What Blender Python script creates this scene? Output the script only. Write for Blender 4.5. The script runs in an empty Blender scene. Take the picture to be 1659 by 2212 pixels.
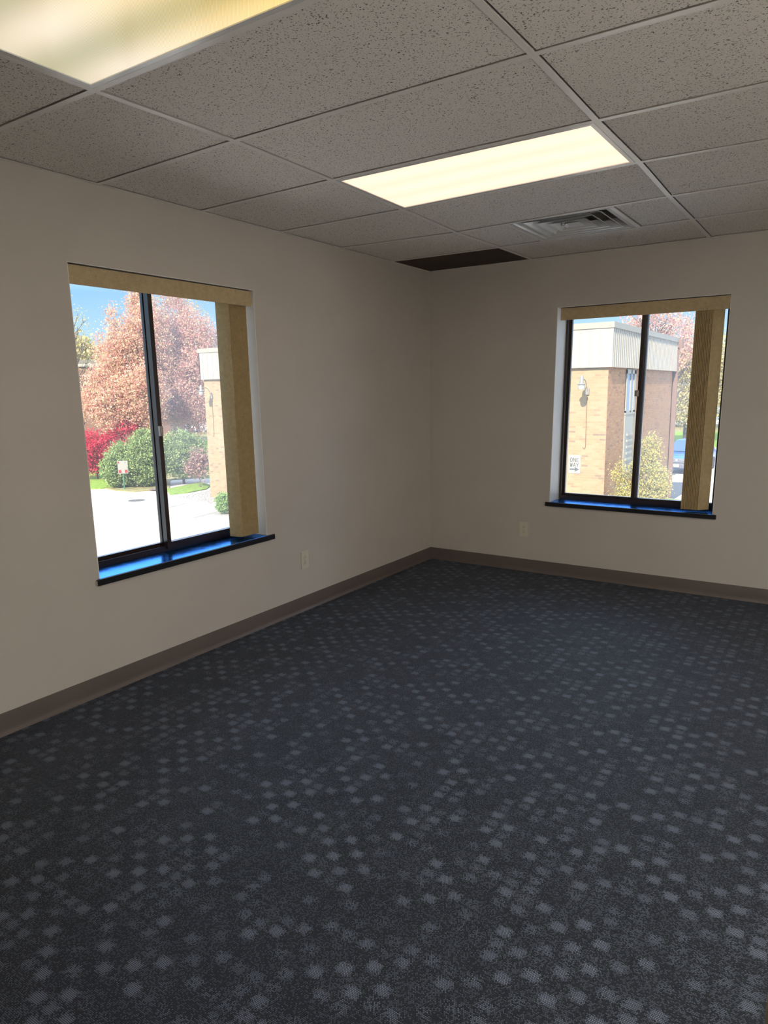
import bpy, bmesh, math, random
import numpy as np
from mathutils import Vector, Matrix
random.seed(7)
rng = np.random.default_rng(11)
SC = bpy.context.scene
COL = SC.collection
PI = math.pi
H = 2.3857                      # ceiling height
XB, XC, XD, XE = 0.873, 2.0846, 3.304, 4.523    # main tees
YT = [0.0, -0.577, -1.200, -1.807, -2.4215, -3.0315, -3.640, -4.2496, -4.859, -5.469, -5.60]
XR, YR = 4.75, -5.60            # right wall, rear wall
CAM = Vector((2.93671552, -5.12933534, 1.44429287))
GZ = -3.09                      # outside ground level

# ------------------------------------------------------------------ helpers
def link(o, parent=None):
    COL.objects.link(o)
    if parent is not None: o.parent = parent
    return o
class MB:
    def __init__(s): s.v = []; s.f = []; s.sm = False
    def quad(s, a, b, c, d):
        n = len(s.v); s.v += [tuple(a), tuple(b), tuple(c), tuple(d)]; s.f.append((n, n+1, n+2, n+3)); return s
    def poly(s, pts):
        n = len(s.v); s.v += [tuple(p) for p in pts]; s.f.append(tuple(range(n, n+len(pts)))); return s
    def box(s, x0, x1, y0, y1, z0, z1):
        x0, x1 = sorted((x0, x1)); y0, y1 = sorted((y0, y1)); z0, z1 = sorted((z0, z1))
        n = len(s.v)
        s.v += [(x0,y0,z0),(x1,y0,z0),(x1,y1,z0),(x0,y1,z0),(x0,y0,z1),(x1,y0,z1),(x1,y1,z1),(x0,y1,z1)]
        for q in ((0,3,2,1),(4,5,6,7),(0,1,5,4),(1,2,6,5),(2,3,7,6),(3,0,4,7)): s.f.append(tuple(n+i for i in q))
        return s
    def hexa(s, lo, hi):        # two rings of 4 points
        n = len(s.v); s.v += [tuple(p) for p in lo] + [tuple(p) for p in hi]
        for q in ((0,3,2,1),(4,5,6,7),(0,1,5,4),(1,2,6,5),(2,3,7,6),(3,0,4,7)): s.f.append(tuple(n+i for i in q))
        return s
    def prism(s, pts, axis, a, b):   # pts: 2-D outline, extruded along axis 0/1/2 from a to b
        n = len(s.v); m = len(pts)
        def P(p, t):
            return (t, p[0], p[1]) if axis == 0 else ((p[0], t, p[1]) if axis == 1 else (p[0], p[1], t))
        s.v += [P(p, a) for p in pts] + [P(p, b) for p in pts]
        for i in range(m):
            j = (i+1) % m; s.f.append((n+i, n+j, n+m+j, n+m+i))
        s.f.append(tuple(n+i for i in reversed(range(m)))); s.f.append(tuple(n+m+i for i in range(m)))
        return s
    def tube(s, pts, r, seg=10, r2=None, cap=True):
        pts = [Vector(p) for p in pts]; n0 = len(s.v); k = len(pts)
        up = Vector((0,0,1))
        for i, p in enumerate(pts):
            d = (pts[min(i+1,k-1)] - pts[max(i-1,0)]).normalized()
            a = d.cross(up)
            if a.length < 1e-3: a = d.cross(Vector((1,0,0)))
            a.normalize(); b = d.cross(a).normalized()
            rr = r if r2 is None else r + (r2-r)*i/max(1,k-1)
            for j in range(seg):
                t = 2*PI*j/seg; s.v.append(tuple(p + a*math.cos(t)*rr + b*math.sin(t)*rr))
        for i in range(k-1):
            for j in range(seg):
                j2 = (j+1) % seg
                s.f.append((n0+i*seg+j, n0+i*seg+j2, n0+(i+1)*seg+j2, n0+(i+1)*seg+j))
        if cap:
            s.f.append(tuple(n0+j for j in range(seg))); s.f.append(tuple(n0+(k-1)*seg+j for j in reversed(range(seg))))
        return s
    def lathe(s, prof, c, axis='z', seg=28):
        n0 = len(s.v); k = len(prof); c = Vector(c)
        for (r, h) in prof:
            for j in range(seg):
                t = 2*PI*j/seg; a, b = r*math.cos(t), r*math.sin(t)
                v = {'z': (a, b, h), 'x': (h, a, b), 'y': (a, h, b)}[axis]
                s.v.append(tuple(c + Vector(v)))
        for i in range(k-1):
            for j in range(seg):
                j2 = (j+1) % seg
                s.f.append((n0+i*seg+j, n0+i*seg+j2, n0+(i+1)*seg+j2, n0+(i+1)*seg+j))
        s.f.append(tuple(n0+j for j in reversed(range(seg)))); s.f.append(tuple(n0+(k-1)*seg+j for j in range(seg)))
        return s
    def build(s, name, mat, parent=None, smooth=False, bevel=0, fixn=True, origin=None):
        me = bpy.data.meshes.new(name)
        me.from_pydata(s.v, [], s.f); me.update()
        if fixn or bevel:
            bm = bmesh.new(); bm.from_mesh(me)
            if smooth or bevel: bmesh.ops.remove_doubles(bm, verts=bm.verts, dist=1e-6)
            bmesh.ops.recalc_face_normals(bm, faces=bm.faces)
            if bevel:
                bmesh.ops.bevel(bm, geom=[e for e in bm.edges if len(e.link_faces) == 2 and e.calc_face_angle(0) > .5],
                                offset=bevel, segments=2, affect='EDGES', profile=.5)
            bm.to_mesh(me); bm.free()
        if smooth:
            me.polygons.foreach_set('use_smooth', [True]*len(me.polygons))
            me.set_sharp_from_angle(angle=math.radians(38))
        me.materials.append(mat)
        o = bpy.data.objects.new(name, me)
        if origin is not None:
            me.transform(Matrix.Translation(-Vector(origin))); o.location = origin
        return link(o, parent)
def thing(name, label, cat, loc=(0,0,0), group=None, kind=None):
    o = bpy.data.objects.new(name, None); o.location = loc; o.empty_display_size = .1
    link(o); o['label'] = label
    if cat: o['category'] = cat
    if group: o['group'] = group
    if kind: o['kind'] = kind
    bpy.context.view_layer.update()
    return o
def tag(o, label, cat=None, group=None, kind=None):
    o['label'] = label
    if cat: o['category'] = cat
    if group: o['group'] = group
    if kind: o['kind'] = kind
    return o
def struct(o, label, cat='structure'):
    o['kind'] = 'structure'; o['label'] = label; o['category'] = cat
    return o
def part(o, t, label=None):      # parent a world-space mesh to thing t, keeping it where it is
    o.parent = t; o.matrix_parent_inverse = Matrix.Translation(-Vector(t.location))
    if label: o['label'] = label
    return o
def ext(az, dist, slope=None):   # a place outside, by bearing from the room's far corner line and distance
    a = math.radians(az)
    z = GZ if slope is None else CAM.z + slope*dist
    return Vector((CAM.x - dist*math.sin(a), CAM.y + dist*math.cos(a), z))

# ------------------------------------------------------------------ materials
class NT:
    def __init__(s, name):
        s.m = bpy.data.materials.new(name); s.m.use_nodes = True; s.t = s.m.node_tree; s.n = s.t.nodes; s.n.clear()
        s.out = s.n.new('ShaderNodeOutputMaterial')
    def N(s, typ, **kw):
        n = s.n.new('ShaderNode'+typ)
        for k, v in kw.items():
            if k == 'i':
                for a, b in v.items():
                    if hasattr(b, 'links') or isinstance(b, bpy.types.NodeSocket): s.t.links.new(b, n.inputs[a])
                    else: n.inputs[a].default_value = b
            else: setattr(n, k, v)
        return n
    def math(s, op, a, b=None, c=None, clamp=False):
        d = {0: a}
        if b is not None: d[1] = b
        if c is not None: d[2] = c
        return s.N('Math', operation=op, use_clamp=clamp, i=d).outputs[0]
    def ramp(s, fac, stops, interp='LINEAR'):
        n = s.N('ValToRGB', i={0: fac}); e = n.color_ramp.elements; n.color_ramp.interpolation = interp
        while len(e) < len(stops): e.new(.5)
        for k, (p, c) in enumerate(stops):
            e[k].position = p; e[k].color = (*c, 1) if len(c) == 3 else c
        return n.outputs[0]
    def mix(s, f, a, b, bt='MIX'):
        n = s.N('Mix', data_type='RGBA', blend_type=bt)
        for k, v in ((0, f), (6, a), (7, b)):
            if isinstance(v, bpy.types.NodeSocket): s.t.links.new(v, n.inputs[k])
            else: n.inputs[k].default_value = (*v, 1) if (k and len(v) == 3) else v
        return n.outputs[2]
    def obj(s): return s.N('TexCoord').outputs['Object']
    def geo(s): return s.N('NewGeometry').outputs['Position']
    def done(s, shader): s.t.links.new(shader, s.out.inputs[0]); return s.m
def principled(nt, color, rough=.6, spec=.5, metal=0, normal=None, **kw):
    p = nt.N('BsdfPrincipled')
    for k, v in dict({'Base Color': color, 'Roughness': rough, 'Specular IOR Level': spec, 'Metallic': metal}, **kw).items():
        if isinstance(v, bpy.types.NodeSocket): nt.t.links.new(v, p.inputs[k])
        elif k == 'Base Color': p.inputs[k].default_value = (*v, 1)
        else: p.inputs[k].default_value = v
    if normal is not None: nt.t.links.new(normal, p.inputs['Normal'])
    return p.outputs[0]
def plain(name, col, rough=.6, spec=.5, metal=0, var=.06, scale=9, bump=0, bscale=200):
    nt = NT(name); co = nt.geo()
    nz = nt.N('TexNoise', i={'Vector': co, 'Scale': scale, 'Detail': 3.0}).outputs[0]
    lo = tuple(c*(1-var) for c in col); hi = tuple(min(1, c*(1+var)) for c in col)
    c = nt.ramp(nz, [(.3, lo), (.7, hi)])
    nrm = None
    if bump:
        b = nt.N('TexNoise', i={'Vector': co, 'Scale': bscale, 'Detail': 2.0}).outputs[0]
        nrm = nt.N('Bump', i={'Strength': bump, 'Distance': .002, 'Height': b}).outputs[0]
    return nt.done(principled(nt, c, rough, spec, metal, nrm))
M = {}
# painted wall: warm grey eggshell
M['wall'] = plain('wall_paint', (.54, .507, .468), .55, .35, var=.03, scale=2.2, bump=.12, bscale=260)
M['reveal'] = plain('reveal_paint', (.86, .855, .84), .5, .4, var=.02, bump=.1)
M['black_sill'] = None
M['base'] = plain('cove_base_vinyl', (.125, .103, .094), .42, .45, var=.05, scale=4)
M['tee'] = plain('grid_white', (.82, .79, .76), .35, .5, var=.02)
M['white_metal'] = plain('white_enamel', (.70, .71, .72), .25, .6, var=.02)
M['dark_void'] = plain('plenum_dark', (.02, .018, .016), .9, .1)
M['bronze'] = plain('bronze_aluminium', (.026, .015, .014), .2, .9, var=.15, scale=30)
M['bronze_red'] = plain('bronze_red', (.12, .045, .03), .4, .5, var=.15, scale=30)
M['steel'] = plain('latch_metal', (.42, .40, .36), .35, .5, metal=.5)
M['plate'] = plain('ivory_plastic', (.62, .59, .50), .35, .5, var=.01)
M['slot'] = plain('slot_dark', (.06, .05, .045), .6)
M['brass'] = plain('brass', (.86, .68, .36), .38, .5, metal=1, var=.03)
M['door'] = plain('door_veneer', (.10, .05, .028), .45, .4, var=.2, scale=5)
M['rear'] = plain('white_paint', (.80, .78, .74), .6, .3, var=.02, scale=2, bump=.1)

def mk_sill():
    nt = NT('sill_sky_reflection'); co = nt.geo()
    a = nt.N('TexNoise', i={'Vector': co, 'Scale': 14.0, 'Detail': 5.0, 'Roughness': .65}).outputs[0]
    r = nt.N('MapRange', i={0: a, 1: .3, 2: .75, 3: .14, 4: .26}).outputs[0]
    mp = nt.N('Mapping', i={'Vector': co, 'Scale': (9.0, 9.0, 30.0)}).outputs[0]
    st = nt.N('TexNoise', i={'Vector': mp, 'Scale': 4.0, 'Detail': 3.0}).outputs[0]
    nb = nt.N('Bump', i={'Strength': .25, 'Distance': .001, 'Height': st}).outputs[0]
    sh = principled(nt, (.10, .34, .95), r, .5, 1.0, nb, **{'Specular Tint': (.50, .75, 1, 1)})  # dark sill coloured blue: the sky's reflection is put into the base colour
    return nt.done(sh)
M['sill'] = mk_sill()
M['nose'] = plain('black_edge', (.008, .008, .010), .45, .4, var=.3, scale=60)

def mk_tile():
    nt = NT('acoustic_tile'); co = nt.geo()
    # short worm-like fissures and pin holes
    w = nt.N('TexNoise', i={'Vector': co, 'Scale': 60.0, 'Detail': 2.0})
    wv = nt.N('VectorMath', operation='SCALE', i={0: w.outputs[1], 'Scale': .012}).outputs[0]
    cv = nt.N('VectorMath', operation='ADD', i={0: co, 1: wv}).outputs[0]
    n1 = nt.N('TexNoise', i={'Vector': cv, 'Scale': 175.0, 'Detail': 1.0, 'Roughness': .4}).outputs[0]
    m1 = nt.N('MapRange', i={0: n1, 1: .375, 2: .325, 3: 0.0, 4: 1.0}).outputs[0]
    v = nt.N('TexVoronoi', i={'Vector': cv, 'Scale': 150.0, 'Randomness': 1.0}).outputs[0]
    m2 = nt.N('MapRange', i={0: v, 1: .17, 2: .10, 3: 0.0, 4: .8}).outputs[0]
    mm = nt.math('MAXIMUM', m1, m2, clamp=True)
    g = nt.N('TexNoise', i={'Vector': co, 'Scale': 420.0, 'Detail': 1.0}).outputs[0]
    base = nt.ramp(g, [(.3, (.78, .74, .70)), (.7, (.88, .84, .79))])
    c = nt.mix(mm, base, (.22, .20, .185))
    hgt = nt.math('SUBTRACT', nt.math('MULTIPLY', g, .35), mm)
    nb = nt.N('Bump', i={'Strength': .55, 'Distance': .0025, 'Height': hgt}).outputs[0]
    return nt.done(principled(nt, c, .9, .1, 0, nb))
M['tile'] = mk_tile()
M['brown_tile'] = plain('brown_panel', (.075, .055, .040), .75, .2, var=.12, scale=6)

def mk_carpet():
    nt = NT('carpet_pattern'); co = nt.geo()
    sp = nt.N('SeparateXYZ', i={0: co}); X, Y = sp.outputs[0], sp.outputs[1]
    u = nt.math('DIVIDE', nt.math('ADD', X, .016), .0580); v = nt.math('DIVIDE', nt.math('ADD', Y, .02), .0472)
    iu, iv = nt.math('FLOOR', u), nt.math('FLOOR', v)
    cell = nt.N('CombineXYZ', i={0: iu, 1: iv}).outputs[0]
    rnd = nt.N('TexWhiteNoise', noise_dimensions='2D', i={'Vector': cell}).outputs[0]
    # alternate cells, the way the loops are woven, broken up at random
    alt = nt.math('PINGPONG', nt.math('ADD', iu, iv), 1.0)
    r2 = nt.math('ADD', nt.math('MULTIPLY', rnd, .78), nt.math('MULTIPLY', alt, .34))
    lvl = nt.N('MapRange', i={0: r2, 1: .42, 2: .98, 3: 0.0, 4: 1.0}).outputs[0]
    fu = nt.math('ABSOLUTE', nt.math('SUBTRACT', nt.math('FRACT', u), .5))
    fv = nt.math('ABSOLUTE', nt.math('SUBTRACT', nt.math('FRACT', v), .5))
    edge = nt.N('TexNoise', i={'Vector': co, 'Scale': 190.0, 'Detail': 1.0}).outputs[0]
    e = nt.math('MULTIPLY', nt.math('SUBTRACT', edge, .5), .55)
    mu = nt.N('MapRange', i={0: nt.math('ADD', fu, e), 1: .46, 2: .20, 3: 0.0, 4: 1.0}).outputs[0]
    mv = nt.N('MapRange', i={0: nt.math('ADD', fv, e), 1: .48, 2: .22, 3: 0.0, 4: 1.0}).outputs[0]
    mark = nt.math('MULTIPLY', nt.math('MULTIPLY', mu, mv), lvl)
    # weave: loops 4 mm apart
    wx = nt.math('ADD', nt.math('MULTIPLY', X, 212.0), nt.math('MULTIPLY', nt.math('FLOOR', nt.math('MULTIPLY', Y, 250.0)), .5))
    wy = nt.math('MULTIPLY', Y, 250.0)
    wc = nt.N('CombineXYZ', i={0: nt.math('FLOOR', wx), 1: nt.math('FLOOR', wy)}).outputs[0]
    wr = nt.N('TexWhiteNoise', noise_dimensions='2D', i={'Vector': wc}).outputs[0]
    du = nt.math('SUBTRACT', nt.math('FRACT', wx), .5); dv = nt.math('SUBTRACT', nt.math('FRACT', wy), .5)
    dd = nt.math('SQRT', nt.math('ADD', nt.math('MULTIPLY', du, du), nt.math('MULTIPLY', dv, dv)))
    dot = nt.N('MapRange', i={0: dd, 1: .50, 2: .18, 3: 0.0, 4: 1.0}).outputs[0]
    big = nt.N('TexNoise', i={'Vector': co, 'Scale': 9.0, 'Detail': 3.0}).outputs[0]
    amb = nt.N('MapRange', i={0: big, 1: .38, 2: .66, 3: .30, 4: .52}).outputs[0]
    thr = nt.math('ADD', nt.math('MULTIPLY', mark, .80), amb)
    on = nt.N('MapRange', i={0: nt.math('SUBTRACT', thr, wr), 1: -.12, 2: .12, 3: 0.0, 4: 1.0}).outputs[0]
    inten = nt.math('MULTIPLY', nt.math('MULTIPLY', on, dot), nt.math('ADD', nt.math('MULTIPLY', mark, .66), .34))
    c = nt.mix(inten, (.0042, .0060, .0105), (.29, .345, .46))
    c2 = nt.mix(nt.math('MULTIPLY', dot, .5), c, nt.mix(.5, c, (.011, .012, .015)))
    nb = nt.N('Bump', i={'Strength': .5, 'Distance': .003, 'Height': dot}).outputs[0]
    sh = principled(nt, c2, .62, .3, 0, nb, **{'Sheen Weight': .12, 'Sheen Roughness': .5, 'Sheen Tint': (.65, .78, 1, 1)})
    return nt.done(sh)
M['carpet'] = mk_carpet()

def mk_fabric(name, col, fleck):
    nt = NT(name); co = nt.geo()
    n = nt.N('TexNoise', i={'Vector': co, 'Scale': 40.0, 'Detail': 4.0}).outputs[0]
    f = nt.N('TexNoise', i={'Vector': co, 'Scale': 170.0, 'Detail': 1.0}).outputs[0]
    fm = nt.N('MapRange', i={0: f, 1: .66, 2: .72, 3: 0.0, 4: .55}).outputs[0]
    c = nt.ramp(n, [(.3, tuple(x*.9 for x in col)), (.7, tuple(x*1.08 for x in col))])
    c = nt.mix(fm, c, fleck)
    p = principled(nt, c, .8, .2)
    t = nt.N('BsdfTranslucent', i={0: c}).outputs[0]
    return nt.done(nt.N('MixShader', i={0: .22, 1: p, 2: t}).outputs[0])
M['vane'] = mk_fabric('vane_fabric', (.62, .49, .275), (.26, .19, .09))
M['valance'] = mk_fabric('valance_fabric', (.62, .50, .31), (.28, .2, .1))

def mk_glass(name, veil, smear=.02):
    nt = NT(name); co = nt.geo()
    tr = nt.N('BsdfTransparent', i={0: (.97, .98, .98, 1)}).outputs[0]
    gl = nt.N('BsdfGlossy', i={'Roughness': .0, 'Color': (.9, .9, .9, 1)}).outputs[0]
    fr = nt.N('Fresnel', i={'IOR': 1.25}).outputs[0]
    a = nt.N('MixShader', i={0: fr, 1: tr, 2: gl}).outputs[0]
    tl = nt.N('BsdfTranslucent', i={0: (.95, .95, .97, 1)}).outputs[0]
    n = nt.N('TexNoise', i={'Vector': co, 'Scale': 2.5, 'Detail': 4.0}).outputs[0]
    f = nt.N('MapRange', i={0: n, 1: .3, 2: .7, 3: veil-smear, 4: veil+smear}).outputs[0]
    return nt.done(nt.N('MixShader', i={0: f, 1: a, 2: tl}).outputs[0])
M['glass_clear'] = mk_glass('glass_clear', .03, .01)
M['glass_haze'] = mk_glass('glass_dusty', .075, .02)
M['glass_mid'] = mk_glass('glass_mid', .035, .01)

def mk_lens(name, base, peak, n_tubes, axis_y, stripe=.25, prism=.12, warm=None):
    """prismatic acrylic lens over fluorescent tubes: it is the lamp's own glow, brighter along each tube"""
    nt = NT(name); co = nt.obj(); sp = nt.N('SeparateXYZ', i={0: co}); X, Y = sp.outputs[0], sp.outputs[1]
    w = nt.math('COSINE', nt.math('MULTIPLY', Y, 2*PI*n_tubes/.56))
    w = nt.math('ADD', nt.math('MULTIPLY', w, .5), .5)
    ex = nt.N('MapRange', i={0: nt.math('ABSOLUTE', X), 1: .40, 2: .60, 3: 1.0, 4: .55}).outputs[0]
    px = nt.math('SINE', nt.math('MULTIPLY', X, 2*PI/.0048*1.0)); py = nt.math('SINE', nt.math('MULTIPLY', Y, 2*PI/.0048*1.0))
    pr = nt.math('ADD', 1.0, nt.math('MULTIPLY', nt.math('MULTIPLY', px, py), prism))
    k = nt.math('MULTIPLY', nt.math('MULTIPLY', w, ex), stripe)
    c = nt.mix(k, base, peak)
    if warm:
        wx = nt.N('MapRange', i={0: X, 1: -.35, 2: .25, 3: 0.0, 4: 1.0}).outputs[0]
        c = nt.mix(nt.math('MULTIPLY', wx, .9), c, warm, 'MULTIPLY')
    em = nt.N('Emission', i={0: c, 1: pr}).outputs[0]
    gl = nt.N('BsdfGlossy', i={'Roughness': .15, 'Color': (.3, .3, .3, 1)}).outputs[0]
    return nt.done(nt.N('AddShader', i={0: em, 1: nt.N('MixShader', i={0: .1, 1: nt.N('BsdfTransparent', i={0: (0, 0, 0, 1)}).outputs[0], 2: gl}).outputs[0]}).outputs[0])
M['lens_far'] = mk_lens('lens_lit', (.98, .66, .49), (1.15, .76, .56), 3, False, 1.0, .03)
M['lens_near'] = mk_lens('lens_half_lit', (.40, .365, .235), (.68, .58, .45), 2, False, 1.0, .24, (1.15, .93, .38))

def mk_brick(name, mort, stops, rough_bump=.4, rowh=.073, yaxis=False):
    nt = NT(name); co = nt.geo(); sp = nt.N('SeparateXYZ', i={0: co})
    h = sp.outputs[1] if yaxis else sp.outputs[0]
    v = nt.N('CombineXYZ', i={0: h, 1: sp.outputs[2], 2: 0.0}).outputs[0]
    b = nt.N('TexBrick', i={'Vector': v, 'Color1': (0, 0, 0, 1), 'Color2': (1, 1, 1, 1), 'Mortar': (.5, .5, .5, 1), 'Scale': 1.0,
             'Mortar Size': .006, 'Brick Width': .21, 'Row Height': rowh, 'Mortar Smooth': .1, 'Bias': 0.0})
    c = nt.ramp(b.outputs[0], stops, 'CONSTANT')
    n = nt.N('TexNoise', i={'Vector': co, 'Scale': 3.0, 'Detail': 3.0}).outputs[0]
    c = nt.mix(nt.N('MapRange', i={0: n, 1: .3, 2: .7, 3: 0.0, 4: .25}).outputs[0], c, mort)
    c = nt.mix(b.outputs[1], c, mort)
    g = nt.N('TexNoise', i={'Vector': co, 'Scale': 24.0, 'Detail': 3.0}).outputs[0]
    hh = nt.math('SUBTRACT', nt.math('MULTIPLY', g, 1.2), nt.math('MULTIPLY', b.outputs[1], 1.0))
    nb = nt.N('Bump', i={'Strength': rough_bump, 'Distance': .02, 'Height': hh}).outputs[0]
    return nt.done(principled(nt, c, .85, .2, 0, nb))
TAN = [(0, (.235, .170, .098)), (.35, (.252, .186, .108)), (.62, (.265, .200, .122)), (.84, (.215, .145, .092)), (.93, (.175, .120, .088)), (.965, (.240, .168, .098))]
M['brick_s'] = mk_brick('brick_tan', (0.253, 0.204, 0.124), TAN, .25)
TANE = [(0, (0.287, 0.145, 0.071)), (.35, (0.322, 0.164, 0.081)), (.62, (0.345, 0.187, 0.091)), (.80, (0.264, 0.121, 0.065)), (.90, (0.207, 0.103, 0.061)), (.965, (0.299, 0.155, 0.078))]  # pinker side bricks: grazing sun on rough brick put into the colour
M['brick_e'] = mk_brick('brick_tan_grazing_sun', (0.299, 0.187, 0.104), TANE, .9, yaxis=True)
M['brick_red'] = mk_brick('brick_red', (0.175, 0.126, 0.095), [(0, (0.133, 0.051, 0.030)), (.5, (0.158, 0.066, 0.040)), (.8, (0.114, 0.042, 0.028))], .3)
M['fascia'] = plain('fascia_cream', (.27, .245, .205), .5, .3, var=.03, scale=1.5)
M['fascia_cap'] = plain('fascia_cap', (0.234, 0.213, 0.169), .45, .4, var=.03)
M['down'] = plain('downspout_paint', (0.165, 0.099, 0.075), .5, .3)
M['white_out'] = plain('white_outside', (0.253, 0.243, 0.209), .5, .3, var=.03)
M['blue_grey'] = plain('blue_grey_glass', (.16, .24, .36), .1, .8, var=.1)
M['tan_panel'] = plain('tan_panel', (0.247, 0.180, 0.105), .6)
M['concrete'] = plain('concrete_lot', (.52, .475, .41), .85, .15, var=.05, scale=.8, bump=.2, bscale=30)
M['asphalt'] = plain('asphalt', (.29, .265, .24), .9, .1, var=.07, scale=1.2)
M['shadow_blue'] = plain('drive_shadow_paint', (0.073, 0.081, 0.090), .9, .1, var=.06, scale=2)  # blue-grey colour of the shadow laid on the drive
M['grass'] = plain('grass', (0.160, 0.240, 0.035), .9, .1, var=.3, scale=6, bump=.8, bscale=18)
M['drygrass'] = plain('dry_grass', (0.228, 0.202, 0.092), .9, .1, var=.3, scale=3)
M['gravel'] = None
M['iron'] = plain('cast_iron', (.085, .078, .072), .7, .3, var=.2, scale=20)
M['paint_line'] = plain('white_line', (0.269, 0.251, 0.199), .7, .2)
M['sign_white'] = plain('sign_white', (0.259, 0.246, 0.214), .5, .3, var=.01)
M['sign_black'] = plain('sign_ink', (0.069, 0.075, 0.082), .5, .3, var=.02)
M['sign_red'] = plain('sign_red', (0.237, 0.036, 0.035), .5, .3)
M['green_post'] = plain('green_post', (0.044, 0.144, 0.085), .5, .4)
M['lamp_grey'] = plain('galvanised', (0.196, 0.192, 0.175), .4, .5, metal=.2)
M['lamp_glass'] = plain('lamp_lens', (0.269, 0.261, 0.229), .25, .6)
M['conduit'] = plain('conduit_brown', (0.133, 0.078, 0.040), .6)
M['bark'] = plain('bark_grey', (0.114, 0.093, 0.075), .9, .1, var=.25, scale=8)
M['car_blue'] = plain('car_paint', (.05, .16, .46), .2, .8, metal=.3)
M['car_glass'] = plain('car_window', (.03, .07, .14), .05, 1.0)
M['car_dark'] = plain('car_trim', (.10, .10, .12), .5)
M['chrome'] = plain('chrome', (.85, .86, .90), .15, .8, metal=.8)
M['tyre'] = plain('tyre', (.03, .03, .03), .8)
M['wire'] = plain('wire_dark', (.12, .12, .14), .7)
M['roof'] = plain('roof_gravel', (0.127, 0.114, 0.090), .9)
M['twig'] = plain('twig', (0.139, 0.108, 0.095), .9, var=.2)
def mk_gravel():
    nt = NT('gravel_white'); co = nt.geo()
    v = nt.N('TexVoronoi', i={'Vector': co, 'Scale': 11.0})
    c = nt.ramp(v.outputs[0], [(.15, (.50, .46, .40)), (.55, (.26, .23, .20))])
    nb = nt.N('Bump', i={'Strength': 1.0, 'Distance': .05, 'Height': nt.math('SUBTRACT', 1.0, v.outputs[0])}).outputs[0]
    return nt.done(principled(nt, c, .9, .1, 0, nb))
M['gravel'] = mk_gravel()
def mk_leaf(name, stops, trans=.35):
    nt = NT(name)
    r = nt.N('NewGeometry').outputs['Random Per Island']
    c = nt.ramp(r, stops, 'LINEAR')
    d = nt.N('BsdfDiffuse', i={0: c}).outputs[0]; t = nt.N('BsdfTranslucent', i={0: c}).outputs[0]
    return nt.done(nt.N('MixShader', i={0: trans, 1: d, 2: t}).outputs[0])
M['leaf_maple'] = mk_leaf('leaf_maple', [(0, (0.597, 0.216, 0.174)), (.22, (0.633, 0.324, 0.239)), (.42, (0.655, 0.432, 0.290)), (.62, (0.641, 0.519, 0.347)), (.8, (0.536, 0.446, 0.217)), (.92, (0.461, 0.158, 0.174)), (1, (0.671, 0.576, 0.434))], .45)
M['leaf_pink'] = mk_leaf('leaf_pink', [(0, (0.527, 0.216, 0.195)), (.4, (0.586, 0.346, 0.293)), (.7, (0.621, 0.446, 0.334)), (1, (0.439, 0.360, 0.222))], .45)
M['leaf_red'] = mk_leaf('leaf_crimson', [(0, (0.533, 0.019, 0.055)), (.6, (0.599, 0.045, 0.089)), (1, (0.612, 0.141, 0.145))], .45)
M['leaf_green'] = mk_leaf('leaf_juniper', [(0, (0.133, 0.205, 0.067)), (.5, (0.226, 0.302, 0.112)), (.85, (0.333, 0.386, 0.167)), (1, (0.412, 0.424, 0.201))], .3)
M['leaf_yg'] = mk_leaf('leaf_yellowgreen', [(0, (0.239, 0.270, 0.100)), (.3, (0.412, 0.386, 0.112)), (.55, (0.565, 0.488, 0.123)), (.75, (0.565, 0.386, 0.139)), (1, (0.319, 0.321, 0.189))], .4)
M['leaf_mauve'] = mk_leaf('leaf_mauve', [(0, (0.299, 0.154, 0.145)), (.6, (0.386, 0.231, 0.201)), (1, (0.439, 0.321, 0.234))], .3)
M['leaf_autumn'] = mk_leaf('leaf_autumn', [(0, (0.366, 0.321, 0.167)), (.4, (0.479, 0.398, 0.189)), (.7, (0.545, 0.424, 0.178)), (1, (0.333, 0.353, 0.189))], .4)
M['leaf_bush'] = mk_leaf('leaf_small', [(0, (0.146, 0.270, 0.067)), (1, (0.280, 0.372, 0.134))], .3)

# ------------------------------------------------------------------ room shell
FD = .20                        # depth of the reveals, wall face to window frame
WT = .30                        # outer wall thickness
W1 = dict(a=-3.207, b=-2.038, z0=.575, z1=2.029)      # opening in the left wall (along y)
W2 = dict(a=1.069, b=2.2275, z0=.575, z1=2.026)        # opening in the back wall (along x)
ZT = H + .28
m = MB()
m.box(-WT, 0, YR-.1, W1['a'], -.05, ZT); m.box(-WT, 0, W1['b'], WT, -.05, ZT)
m.box(-WT, 0, W1['a'], W1['b'], -.05, W1['z0']-.028); m.box(-WT, 0, W1['a'], W1['b'], W1['z1'], ZT)
struct(m.build('wall_left', M['wall']), 'warm grey painted left wall around the window onto the parking lot')
m = MB()
m.box(0, W2['a'], 0, WT, -.05, ZT); m.box(W2['b'], XR+.15, 0, WT, -.05, ZT)
m.box(W2['a'], W2['b'], 0, WT, -.05, W2['z0']-.028); m.box(W2['a'], W2['b'], 0, WT, W2['z1'], ZT)
struct(m.build('wall_back', M['wall']), 'warm grey painted back wall around the window onto the brick building')
def lean(o, axis, k, sel=None):     # the openings stand a touch out of plumb
    me = o.data
    for v in me.vertices:
        if sel is None or any(abs(v.co[axis]-q) < 1e-4 for q in sel): v.co[axis] += k*(v.co[2]-1.30)
K1, K2 = -.0148, .0169
lean(bpy.data.objects['wall_left'], 1, K1, (W1['a'], W1['b'])); lean(bpy.data.objects['wall_back'], 0, K2, (W2['a'], W2['b']))
m = MB().box(XR, XR+.15, YR-.1, 0, -.05, ZT)
struct(m.build('wall_right', M['rear']), 'off-white painted right wall')
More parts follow.
